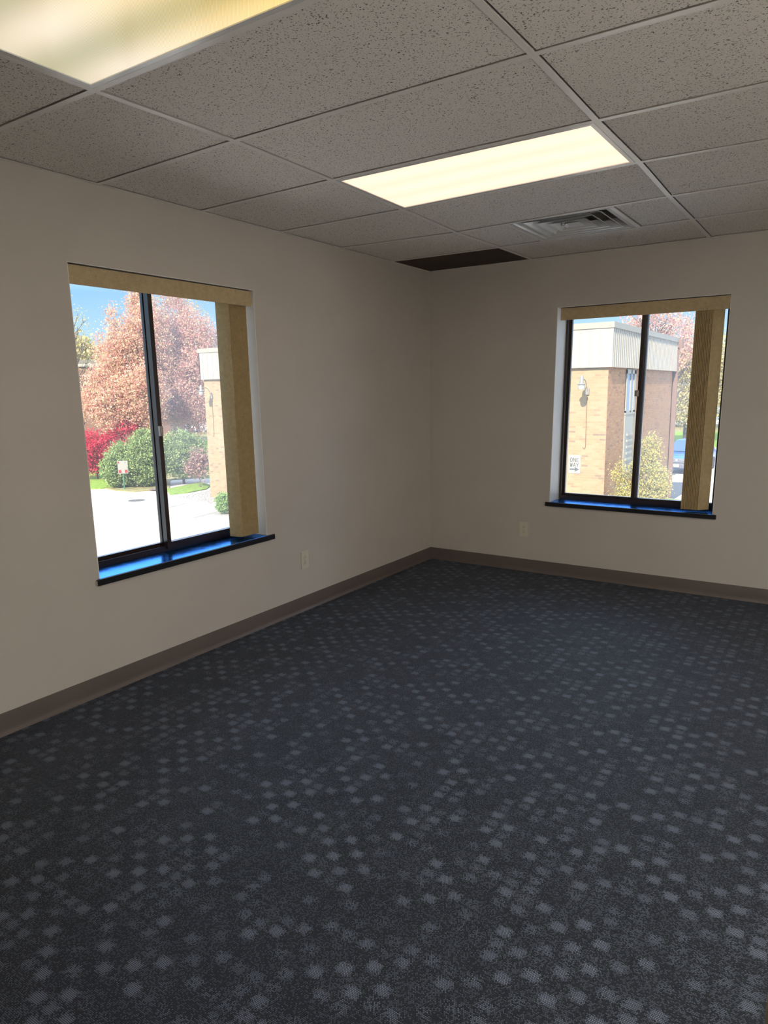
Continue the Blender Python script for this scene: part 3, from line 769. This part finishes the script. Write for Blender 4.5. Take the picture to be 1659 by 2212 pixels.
mb = MB().prism([(cx-.145, az-.022), (cx+.03, az-.022), (cx+.0, az-.078), (cx+.155, az), (cx+.0, az+.078), (cx+.03, az+.022), (cx-.145, az+.022)], 1, sy-.003, sy)
part(mb.build('sign_arrow', M['sign_black']), t, 'grey arrow pointing right')

# ---- foliage
def leaves(name, mat, blobs, n, size, parent=None, clump=.0, up=.3, shell=.55):
    """leaf quads scattered in clumps through ellipsoid blobs (cx,cy,cz,rx,ry,rz,weight)"""
    W = np.array([bl[3]*bl[4]*bl[5] for bl in blobs])**.8; W = W/W.sum()
    pts = []
    for bl, w in zip(blobs, W):
        k = max(8, int(n*w)); c = np.array(bl[:3]); r = np.array(bl[3:6])
        kc = max(6, int(k/26)) if clump else k
        d = rng.normal(size=(kc, 3)); d /= np.linalg.norm(d, axis=1)[:, None]
        rad = shell + (1-shell)*rng.random((kc, 1))**.6
        q = d*rad*r + c
        if clump:
            idx = rng.integers(0, kc, k); q = q[idx] + rng.normal(size=(k, 3))*clump*np.array([1, 1, .8])
        pts.append(q)
    P = np.vstack(pts); P = P[P[:, 2] > GZ+.03]; k = len(P)
    a = rng.normal(size=(k, 3)); a /= np.linalg.norm(a, axis=1)[:, None]
    b_ = rng.normal(size=(k, 3)); b_[:, 2] += up; b_ -= a*(a*b_).sum(1)[:, None]; b_ /= np.linalg.norm(b_, axis=1)[:, None]
    s = size*(.6+.8*rng.random((k, 1)))
    V = np.stack([P-a*s*.5, P-b_*s*.32, P+a*s*.5, P+b_*s*.32], 1).reshape(-1, 3)
    me = bpy.data.meshes.new(name); me.vertices.add(4*k); me.vertices.foreach_set('co', V.ravel().astype(np.float32))
    me.loops.add(4*k); me.loops.foreach_set('vertex_index', np.arange(4*k, dtype=np.int32))
    me.polygons.add(k); me.polygons.foreach_set('loop_start', np.arange(0, 4*k, 4, dtype=np.int32))
    me.update(calc_edges=True); me.materials.append(mat)
    o = bpy.data.objects.new(name, me); return link(o)
def branches(base, top, r, n, spread, mat, name='branches', seed=1, lean=.55, sub=3):
    R = random.Random(seed); mb = MB(); base, top = Vector(base), Vector(top)
    L = (top-base).length
    pts = [base.lerp(top, k/6)+Vector((R.uniform(-1, 1), R.uniform(-1, 1), 0))*L*.012*(k > 0) for k in range(7)]
    mb.tube(pts, r, 8, r*.35)
    for i in range(n):
        t0 = R.uniform(.22, .95); p = base.lerp(top, t0); an = R.uniform(0, 2*PI)
        d = Vector((math.cos(an), math.sin(an), R.uniform(.5, 1.5)*lean*2)).normalized(); l = spread*R.uniform(.5, 1)*(1.15-t0*.6)
        q = [p, p+d*l*.5+Vector((0, 0, l*.05)), p+d*l+Vector((0, 0, l*.18))]
        mb.tube(q, r*.32, 5, r*.08)
        for j in range(sub):
            s0 = q[0].lerp(q[2], R.uniform(.4, .95)); d2 = (d+Vector((R.uniform(-1, 1), R.uniform(-1, 1), R.uniform(-.2, .9)))*.8).normalized()
            mb.tube([s0, s0+d2*l*R.uniform(.25, .45)], r*.12, 4, r*.04)
    return mb
def tree(label, cat, pos, trunk_top, r, blobs, nleaf, size, leafmat, clump=.35, nbr=16, spread=2.5, name='tree', seed=1, shell=.5, bark='bark'):
    t = thing(name, label, cat, pos)
    part(branches(pos, (pos[0], pos[1], trunk_top), r, nbr, spread, M[bark], seed=seed).build('trunk', M[bark], smooth=True), t)
    part(leaves('foliage', leafmat, blobs, nleaf, size, clump=clump, shell=shell), t)
    return t
def bl(az, d, s0, s1, w, dd=None):  # blob from bearing, distance, slope range, half-width in degrees
    c = ext(az, d, (s0+s1)/2); rz = abs(s1-s0)/2*d; rx = math.radians(w)*d
    return (c.x, c.y, c.z, rx, dd or rx, rz)

# big red maple and its neighbours beyond the shrubs
D1 = 43
p = ext(52.6, D1)
tree('large pink and gold maple filling the left pane of the left window', 'tree', p, 4.2, .16,
     [bl(54.15, D1, .02, .122, .42), bl(55.25, D1, -.01, .084, .40), bl(52.3, D1+1, .03, .165, .75), bl(53.0, D1-1, -.03, .105, 1.1), bl(54.2, D1-1, -.045, .085, 1.1), bl(55.6, D1-1.5, -.035, .035, 1.05), bl(56.2, D1-1.5, -.03, .008, .8), bl(51.8, D1+1, .04, .15, .8),
      bl(51.4, D1, -.04, .13, 1.5), bl(54.6, D1-2.2, -.055, .02, 1.6), bl(52.4, D1-2.5, -.05, .04, 1.8)],
     95000, .10, M['leaf_maple'], .18, 22, 3.0, 'maple_tree', 3, .45)
D2 = 44
p = ext(49.2, D2)
tree('pink maple behind the right pane of the left window', 'tree', p, 4.0, .15,
     [bl(50.0, D2, -.05, .10, 1.6), bl(48.4, D2, -.02, .115, 1.5), bl(48.6, D2-1, -.055, .06, 1.9), bl(50.6, D2-1, -.04, .05, 1.6), bl(49.6, D2+1, .03, .145, 1.2), bl(47.3, D2+2, .02, .098, .9)],
     70000, .10, M['leaf_pink'], .18, 22, 3.0, 'maple_tree', 5, .45)
p = ext(50.3, 52)
tree('thin bare-topped tree rising behind the maples', 'tree', p, 6.5, .14,
     [bl(50.5, 52, .05, .17, 1.8), bl(48.2, 52, .06, .15, 1.4)], 2500, .10, M['leaf_autumn'], .3, 60, 3.4, 'bare_tree', 8, .3)
p = ext(57.1, 50)
tree('nearly bare tree with a few orange leaves at the left edge of the left window', 'tree', p, 5.8, .12,
     [bl(56.8, 50, .03, .13, 1.5), bl(56.9, 50, .01, .06, 1.2)], 1100, .09, M['leaf_autumn'], .25, 60, 3.0, 'bare_tree', 12, .2)
# crimson bush
p = ext(56.1, 40.5)
tree('crimson burning bush left of the green juniper', 'bush', p, -1.2, .05,
     [bl(56.4, 40.5, -.104, -.043, 1.25), bl(55.4, 40.3, -.094, -.052, .75), bl(57.3, 40.5, -.104, -.045, 1.0)], 12000, .10, M['leaf_red'], .13, 16, 1.2, 'burning_bush', 4, .4)
tree('small red bush between the maple trunk and the junipers', 'bush', ext(54.0, 40.5), -.9, .04,
     [bl(53.7, 40.5, -.05, -.036, .9), bl(54.6, 40.5, -.07, -.046, .5)], 2200, .12, M['leaf_red'], .16, 10, .9, 'burning_bush', 6, .4)
# junipers
for (az_, dd, s1, w_, lab, sd, s0) in ((54.35, 36.6, -.062, 1.15, 'pale green juniper behind the red and white sign', 21, -.125),
                            (52.5, 36.2, -.046, 1.35, 'tall round juniper left of the window mullion', 22, -.125),
                            (49.8, 36.6, -.049, 1.85, 'darker green juniper right of the window mullion', 23, -.116)):
    p = ext(az_, dd)
    tree(lab, 'bush', p, p.z+1.6, .07,
         [bl(az_, dd, s0, s1, w_), bl(az_-.6, dd-.3, s0+.005, s1-.018, w_*.75), bl(az_+.6, dd-.3, s0+.005, s1-.014, w_*.75)], 20000, .085, M['leaf_green'], .10, 12, .9, 'juniper_bush', sd, .6)
p = ext(48.55, 34.6)
tree('mauve twiggy shrub beside the tan brick corner', 'bush', p, -1.5, .035,
     [bl(48.5, 34.6, -.118, -.078, .72), bl(49.0, 34.8, -.11, -.088, .5)], 1500, .11, M['leaf_mauve'], .2, 44, 1.3, 'twiggy_shrub', 31, .3, 'twig')
p = ext(46.75, 26.8)
tree('small round green bush at the foot of the tan brick wall', 'bush', p, p.z+.4, .03,
     [bl(46.75, 26.8, -.166, -.140, .62)], 3200, .07, M['leaf_bush'], .06, 8, .3, 'boxwood_bush', 33, .6)
# lawns, kerb, gravel
def P_(az_, s): q = ext(az_, (CAM.z-GZ)/(-s)); return (q.x, q.y)
ground_poly('lawn', [P_(57.8, -.1225), P_(56.0, -.1245), P_(54.8, -.1235), P_(54.2, -.119), P_(53.5, -.1), P_(58, -.098)], GZ+.06, M['grass'], 'bright strip of grass under the crimson bush', 'lawn')
ground_poly('lawn', [P_(50.9, -.1385), P_(49.5, -.1372), P_(48.1, -.1335), P_(47.75, -.129), P_(48.5, -.124), P_(51.2, -.131)], GZ+.06, M['grass'], 'curved strip of grass beside the tan brick corner', 'lawn')
ground_poly('lawn', [P_(58, -.108), P_(47.2, -.118), P_(47.2, -.062), P_(60, -.062)], GZ+.02, M['grass'], 'shaded lawn behind the junipers and maples', 'lawn')
ground_poly('planting_bed', [P_(54.9, -.1285), P_(53.6, -.1315), P_(52.3, -.131), P_(51.0, -.1345), P_(50.8, -.118), P_(48, -.116), P_(47, -.11), P_(58, -.10), P_(57.9, -.112)], GZ+.04, M['drygrass'], 'earth bed under the junipers', 'planting bed')
ground_poly('gravel_bed', [P_(50.3, -.1425), P_(49.0, -.138), P_(47.7, -.1345), P_(46.0, -.145), P_(45.6, -.163), P_(47.3, -.156), P_(48.6, -.151)], GZ+.03, M['gravel'], 'white gravel bed at the corner of the tan brick building', 'gravel')
ground_poly('asphalt_patch', [P_(50.9, -.142), P_(48.6, -.152), P_(47.3, -.1575), P_(45.0, -.171), P_(45.0, -.19), P_(48.0, -.19), P_(51.0, -.172)], GZ+.004, M['asphalt'], 'greyer asphalt beside the gravel bed', 'pavement')
for (a1, s1, a2, s2, lab) in ((51.4, -.1565, 49.8, -.1515, 'short white parking line near the mullion'), (49.3, -.1725, 45.6, -.1595, 'long white parking line near the small bush')):
    p, q = Vector((*P_(a1, s1), GZ+.006)), Vector((*P_(a2, s2), GZ+.006)); dv = (q-p).normalized(); nn = Vector((-dv.y, dv.x, 0))*.05
    mb = MB().hexa([p-nn, q-nn, q+nn, p+nn], [v+Vector((0, 0, .004)) for v in (p-nn, q-nn, q+nn, p+nn)])
    tag(mb.build('parking_line', M['paint_line']), lab, 'road marking')
mh = ext(53.45, 31.7)
t = thing('manhole_cover', 'round iron manhole cover in the pale parking lot', 'manhole cover', mh)
part(MB().lathe([(.36, 0), (.36, .006), (.31, .010), (.30, .004), (.0, .004)], mh, 'z', 32).build('cover', M['iron']), t)
ll = ext(51.9, 34.3)
mb = MB().tube([ll+Vector((-.35, -.1, .08)), ll+Vector((.0, 0, .10)), ll+Vector((.45, .1, .07))], .07, 8, .05)
tag(mb.build('fallen_log', M['bark'], smooth=True), 'short weathered log at the edge of the bed', 'log')
# sign on the green post
sp_ = ext(54.27, 35.5)
t = thing('parking_sign', 'small white and red sign on a green post in front of the juniper', 'sign', sp_)
nv = (Vector((CAM.x, CAM.y, 0))-Vector((sp_.x, sp_.y, 0))).normalized(); rv = Vector((nv.y, -nv.x, 0))*-1
part(MB().tube([sp_, sp_+Vector((0, 0, 1.42))], .03, 8).build('signpost', M['green_post']), t, 'green steel post')
def panel(name, u0, u1, q0, q1, off, mat, lab=None):
    c = sp_ + nv*off; P = [c+rv*u0, c+rv*u1]
    k = nv*.006
    mb = MB().hexa([P[0]+Vector((0,0,q0)), P[1]+Vector((0,0,q0)), P[1]+Vector((0,0,q0))+k, P[0]+Vector((0,0,q0))+k],
                   [P[0]+Vector((0,0,q1)), P[1]+Vector((0,0,q1)), P[1]+Vector((0,0,q1))+k, P[0]+Vector((0,0,q1))+k])
    part(mb.build(name, mat), t, lab)
panel('sign_plate', -.23, .23, .80, 1.42, .035, M['sign_white'])
panel('sign_mark', -.20, -.08, .84, .98, .042, M['sign_red'], 'red mark at the lower left')
panel('sign_mark', .08, .20, .84, .98, .042, M['sign_red'], 'red mark at the lower right')
panel('sign_mark', -.21, -.15, 1.30, 1.39, .042, M['sign_red'], 'red mark at the upper left')
# far red brick building at the left
q0, q1 = ext(58.6, 62), ext(50.5, 60)
t = thing('red_brick_building', 'low dark red brick building behind the crimson bush and maple', 'building', (q1.x, q1.y, GZ))
dvec = (q1-q0).normalized(); nvec = Vector((-dvec.y, dvec.x, 0))
zt_ = CAM.z + .036*62
k = nvec*8
if k.dot(q0-CAM) < 0: k = -k
def wallbox(a, b_, z0_, z1_, off=0):
    kk = k.normalized()*off
    return MB().hexa([Vector((a.x, a.y, z0_))-kk, Vector((b_.x, b_.y, z0_))-kk, Vector((b_.x, b_.y, z0_))+k, Vector((a.x, a.y, z0_))+k],
                     [Vector((a.x, a.y, z1_))-kk, Vector((b_.x, b_.y, z1_))-kk, Vector((b_.x, b_.y, z1_))+k, Vector((a.x, a.y, z1_))+k])
part(wallbox(q0, q1, GZ, zt_).build('brick_wall', M['brick_red']), t)
part(wallbox(q0, q1, zt_, zt_+.22, .15).build('roof_edge', M['white_out']), t, 'white gutter line')
part(wallbox(q0, q1, zt_+.22, zt_+.55, .0).build('roof', M['roof']), t)
tree('yellow tree showing over the low red brick building', 'tree', ext(57.0, 74), 4.5, .2,
     [bl(57.2, 74, .03, .075, 1.6), bl(56.2, 76, .03, .062, 1.2)], 3500, .32, M['leaf_autumn'], .5, 12, 3, 'yellow_tree', 41)

# ---- view from the back window: near bush, lawn, drive, car, far trees
nb_ = ext(13.3, 21.0)
tree('tall yellow-green bush in front of the tan brick side wall', 'bush', nb_, -.3, .04,
     [bl(13.5, 21, -.205, -.125, 1.95), bl(12.7, 21, -.16, -.085, 1.25), bl(12.75, 21, -.12, -.060, .78), bl(12.1, 20.8, -.17, -.105, .95), bl(14.7, 20.9, -.135, -.10, .6), bl(14.6, 20.9, -.19, -.145, .95)],
     20000, .052, M['leaf_yg'], .09, 70, 1.2, 'tall_bush', 51, .35, 'twig')
ground_poly('lawn', [P_(14.5, -.150), P_(11.6, -.1505), P_(9.6, -.1525), P_(5, -.158), P_(5, -.21), P_(15.0, -.21)], GZ+.05, M['grass'], 'green lawn below the back window, at the foot of the tall bush', 'lawn')
ground_poly('shadow_wedge', [P_(11.6, -.148), P_(11.3, -.127), P_(9.2, -.1265), P_(9.9, -.1385), P_(10.75, -.1495)], GZ+.012, M['shadow_blue'], 'blue-grey wedge of shadow painted on the pale drive behind the tall bush', 'shadow_wedge')  # cast shadow put on the drive as a flat coloured patch
ground_poly('lawn', [P_(13.5, -.078), P_(4, -.080), P_(4, -.060), P_(14.5, -.060)], GZ+.05, M['grass'], 'distant band of grass behind the parked car', 'lawn')
ground_poly('meadow', [P_(60, -.0595), P_(2, -.0595), P_(2, -.047), P_(60, -.047)], GZ+.03, M['drygrass'], 'dry yellow meadow in front of the far trees', 'meadow')

# parked car, front towards the room
def make_car(pos, yaw):
    t = thing('parked_car', 'blue sport utility car parked beyond the tan brick building', 'car', pos)
    R = Matrix.Translation(pos) @ Matrix.Rotation(yaw, 4, 'Z')
    def put(mb, name, mat, lab=None, smooth=True, bev=0):
        mb.v = [tuple(R @ Vector(v)) for v in mb.v]
        return part(mb.build(name, mat, smooth=smooth, bevel=bev), t, lab)
    # body sections along y (front at -y): (y, halfwidth, ztop, zbelt)
    def loft(secs):
        mb = MB(); n = None
        for (y, ring) in secs:
            n = len(ring); mb.v += [(x, y, z) for x, z in ring]
        for i in range(len(secs)-1):
            for j in range(n):
                k2 = (j+1) % n; mb.f.append((i*n+j, i*n+k2, (i+1)*n+k2, (i+1)*n+j))
        mb.f.append(tuple(reversed(range(n)))); mb.f.append(tuple((len(secs)-1)*n+j for j in range(n)))
        return mb
    def ring(hw_, zt, zb=.28, tuck=.06):
        return [(-hw_+.08, zb), (-hw_, zb+.12), (-hw_, zt-.22), (-hw_+tuck, zt-.05), (-hw_+.28, zt), (hw_-.28, zt), (hw_-tuck, zt-.05), (hw_, zt-.22), (hw_, zb+.12), (hw_-.08, zb)]
    put(loft([(0, ring(.80, .82, .34)), (.12, ring(.90, .93)), (.5, ring(.94, 1.02)), (1.25, ring(.95, 1.08)), (3.2, ring(.95, 1.08)), (4.4, ring(.94, 1.06)), (4.65, ring(.88, 1.0, .36))]), 'car_body', M['car_blue'])
    def cab(hb, ht, z0, z1): return [(-hb, z0), (-ht, z1-.05), (-ht+.15, z1), (ht-.15, z1), (ht, z1-.05), (hb, z0)]
    put(loft([(1.15, cab(.80, .78, 1.04, 1.09)), (1.85, cab(.84, .62, 1.04, 1.62)), (2.3, cab(.85, .64, 1.04, 1.69)), (3.9, cab(.85, .62, 1.04, 1.66)), (4.5, cab(.83, .60, 1.04, 1.15))]), 'cabin', M['car_blue'])
    mb = MB().quad((-.74, 1.12, 1.115), (.74, 1.12, 1.115), (.58, 1.78, 1.60), (-.58, 1.78, 1.60)); mb.v = [(x, y-.02, z+.015) for x, y, z in mb.v]
    mb.poly([(x, y+.012, z-.01) for x, y, z in reversed(mb.v[:4])])
    put(mb, 'windshield', M['car_glass'], smooth=False)
    for s in (-1, 1):
        mb = MB().hexa([(s*.865, 2.0, 1.12), (s*.865, 4.0, 1.12), (s*.86, 4.0, 1.13), (s*.86, 2.0, 1.13)], [(s*.66, 2.15, 1.58), (s*.66, 3.8, 1.56), (s*.65, 3.8, 1.56), (s*.65, 2.15, 1.58)])
        put(mb, 'side_window', M['car_glass'], smooth=False)
        put(MB().box(s*.93, s*1.10, 1.45, 1.58, 1.06, 1.22), 'wing_mirror', M['car_blue'], bev=.03)
        put(MB().box(s*.52, s*.86, -.03, .10, .70, .84), 'headlight', M['chrome'], bev=.02)
        for yy in (.85, 3.75):
            put(MB().lathe([(.20, -.11), (.33, -.11), (.345, -.06), (.345, .06), (.33, .11), (.20, .11)], (s*.84, yy, .345), 'x', 24), 'wheel', M['tyre'])
    mb = MB().box(-.48, .48, -.05, .04, .62, .84)
    put(mb, 'grille', M['car_dark'], bev=.01, smooth=False)
    mb = MB()
    for z in (.66, .73, .80): mb.box(-.46, .46, -.065, -.05, z, z+.022)
    mb.box(-.06, .06, -.075, -.05, .70, .80)
    put(mb, 'grille_bar', M['chrome'], smooth=False)
    put(MB().box(-.84, .84, -.08, .10, .34, .60), 'bumper', M['car_dark'], bev=.04)
    put(MB().box(-.17, .14, -.095, -.08, .40, .55), 'licence_plate', M['white_out'], smooth=False)
cp = ext(10.72, 38.9)
make_car(cp, math.radians(-4))
# far trees behind the tan building and along the meadow
tree('pinkish autumn tree rising behind the tan brick building', 'tree', ext(12.2, 46), 5.2, .18,
     [bl(12.6, 46, .03, .115, 1.7), bl(11.2, 46, .02, .095, 1.4), bl(14.4, 47, .05, .10, .9), bl(10.2, 47, .03, .075, 1.0)], 7000, .13, M['leaf_pink'], .3, 60, 3.6, 'autumn_tree', 61, .35)
tree('golden tree beside the downspout of the tan brick building', 'tree', ext(10.3, 60), 2.2, .2,
     [bl(10.6, 60, -.045, .045, 1.5), bl(9.0, 60, -.04, .06, 1.8), bl(10.4, 59, -.05, .0, 1.8)], 20000, .15, M['leaf_autumn'], .3, 24, 3.2, 'autumn_tree', 62, .35)
tree('golden tree at the right edge of the back window', 'tree', ext(6.6, 62), 3.4, .2,
     [bl(7.0, 62, -.045, .07, 2.2), bl(5.0, 62, -.045, .06, 2.0)], 9000, .2, M['leaf_autumn'], .4, 20, 3.2, 'autumn_tree', 63, .35)
R_ = random.Random(5)
for i in range(16):
    az_ = 60 - i*3.9 + R_.uniform(-.6, .6); d_ = 82 + R_.uniform(-3, 4); top = R_.uniform(.035, .07)
    lab = 'tree of the hazy far tree line beyond the dry meadow'
    tree(lab, 'tree', ext(az_, d_), CAM.z+top*.6*d_, .22, [bl(az_, d_, -.05, top, 2.6), bl(az_+1.4, d_, -.05, top*.7, 1.8)], 2600, .5, M['leaf_autumn' if i % 3 else 'leaf_pink'], .8, 10, 3, 'distant_tree', 70+i, .3)['group'] = 'trees of the far tree line'
# utility wires near the golden tree
for s_, lab in ((.004, 'upper dark utility wire beside the downspout'), (-.032, 'lower dark utility wire beside the downspout')):
    p, q = ext(13.0, 44, s_), ext(5.0, 44, s_*.9)
    mb = MB().tube([p.lerp(q, k/8)+Vector((0, 0, -.12*math.sin(PI*k/8))) for k in range(9)], .016, 5)
    tag(mb.build('utility_wire', M['wire'], smooth=True), lab, 'wire')

# ------------------------------------------------------------------ light: sky, sun
w = bpy.data.worlds.new('sky'); SC.world = w; w.use_nodes = True; nt = w.node_tree; nt.nodes.clear()
tc = nt.nodes.new('ShaderNodeTexCoord'); sp = nt.nodes.new('ShaderNodeSeparateXYZ'); nt.links.new(tc.outputs['Generated'], sp.inputs[0])
rp = nt.nodes.new('ShaderNodeValToRGB'); nt.links.new(sp.outputs[2], rp.inputs[0])
e = rp.color_ramp.elements
for k, (p_, c_) in enumerate([(0.0, (.57, .66, .72)), (.05, (.42, .62, .74)), (.13, (.245, .48, .74)), (.22, (1.2, 1.6, 2.3)), (.6, (1.2, 1.6, 2.3))]):
    if k > 1: e.new(p_)
    e[k].position = p_; e[k].color = (*c_, 1)
bg = nt.nodes.new('ShaderNodeBackground'); bg.inputs[1].default_value = 1.0; nt.links.new(rp.outputs[0], bg.inputs[0])
ow = nt.nodes.new('ShaderNodeOutputWorld'); nt.links.new(bg.outputs[0], ow.inputs[0])
sun = bpy.data.lights.new('sun', 'SUN'); sun.energy = 8.6; sun.angle = math.radians(.53); sun.color = (1, .90, .74)
so = bpy.data.objects.new('sun', sun); COL.objects.link(so); so.location = (0, 0, 30)
so.rotation_euler = Vector((-.115, .6, -.452)).to_track_quat('-Z', 'Y').to_euler()
# portals help the sky light find its way through the panes
for n, f, W, rot in ((1, f1, W1, (0, -PI/2, 0)), (2, f2, W2, (PI/2, 0, 0))):
    L = bpy.data.lights.new('window_portal', 'AREA'); L.shape = 'RECTANGLE'; L.size = 1.44; L.size_y = 1.16
    if n == 2: L.size, L.size_y = 1.16, 1.44
    L.cycles.is_portal = True
    o = bpy.data.objects.new('window_portal', L); COL.objects.link(o)
    o.location = (*f((W['a']+W['b'])/2, WT+.02), (W['z0']+W['z1'])/2)
    o.rotation_euler = Vector((1, 0, 0) if n == 1 else (0, -1, 0)).to_track_quat('-Z', 'Y').to_euler()
    if n == 1: L.size, L.size_y = 1.16, 1.44

# ------------------------------------------------------------------ camera
cam = bpy.data.cameras.new('camera'); co_ = bpy.data.objects.new('camera', cam); COL.objects.link(co_)
co_.location = CAM
co_.rotation_mode = 'XYZ'; co_.rotation_euler = (1.39773592, .0155489719, .585164004)
cam.sensor_fit = 'VERTICAL'; cam.sensor_height = 24.0; cam.lens = 1502.11927*24.0/2212
cam.clip_start = .02; cam.clip_end = 400
SC.camera = co_
SC.view_settings.view_transform = 'Standard'; SC.view_settings.look = 'None'
SC.view_settings.exposure = .55; SC.view_settings.gamma = 1; SC.view_settings.use_curve_mapping = False
SC.cycles.use_denoising = True
SC.cycles.max_bounces = 12; SC.cycles.diffuse_bounces = 6; SC.cycles.transparent_max_bounces = 16
SC.cycles.sample_clamp_indirect = 6; SC.cycles.caustics_reflective = False; SC.cycles.caustics_refractive = False
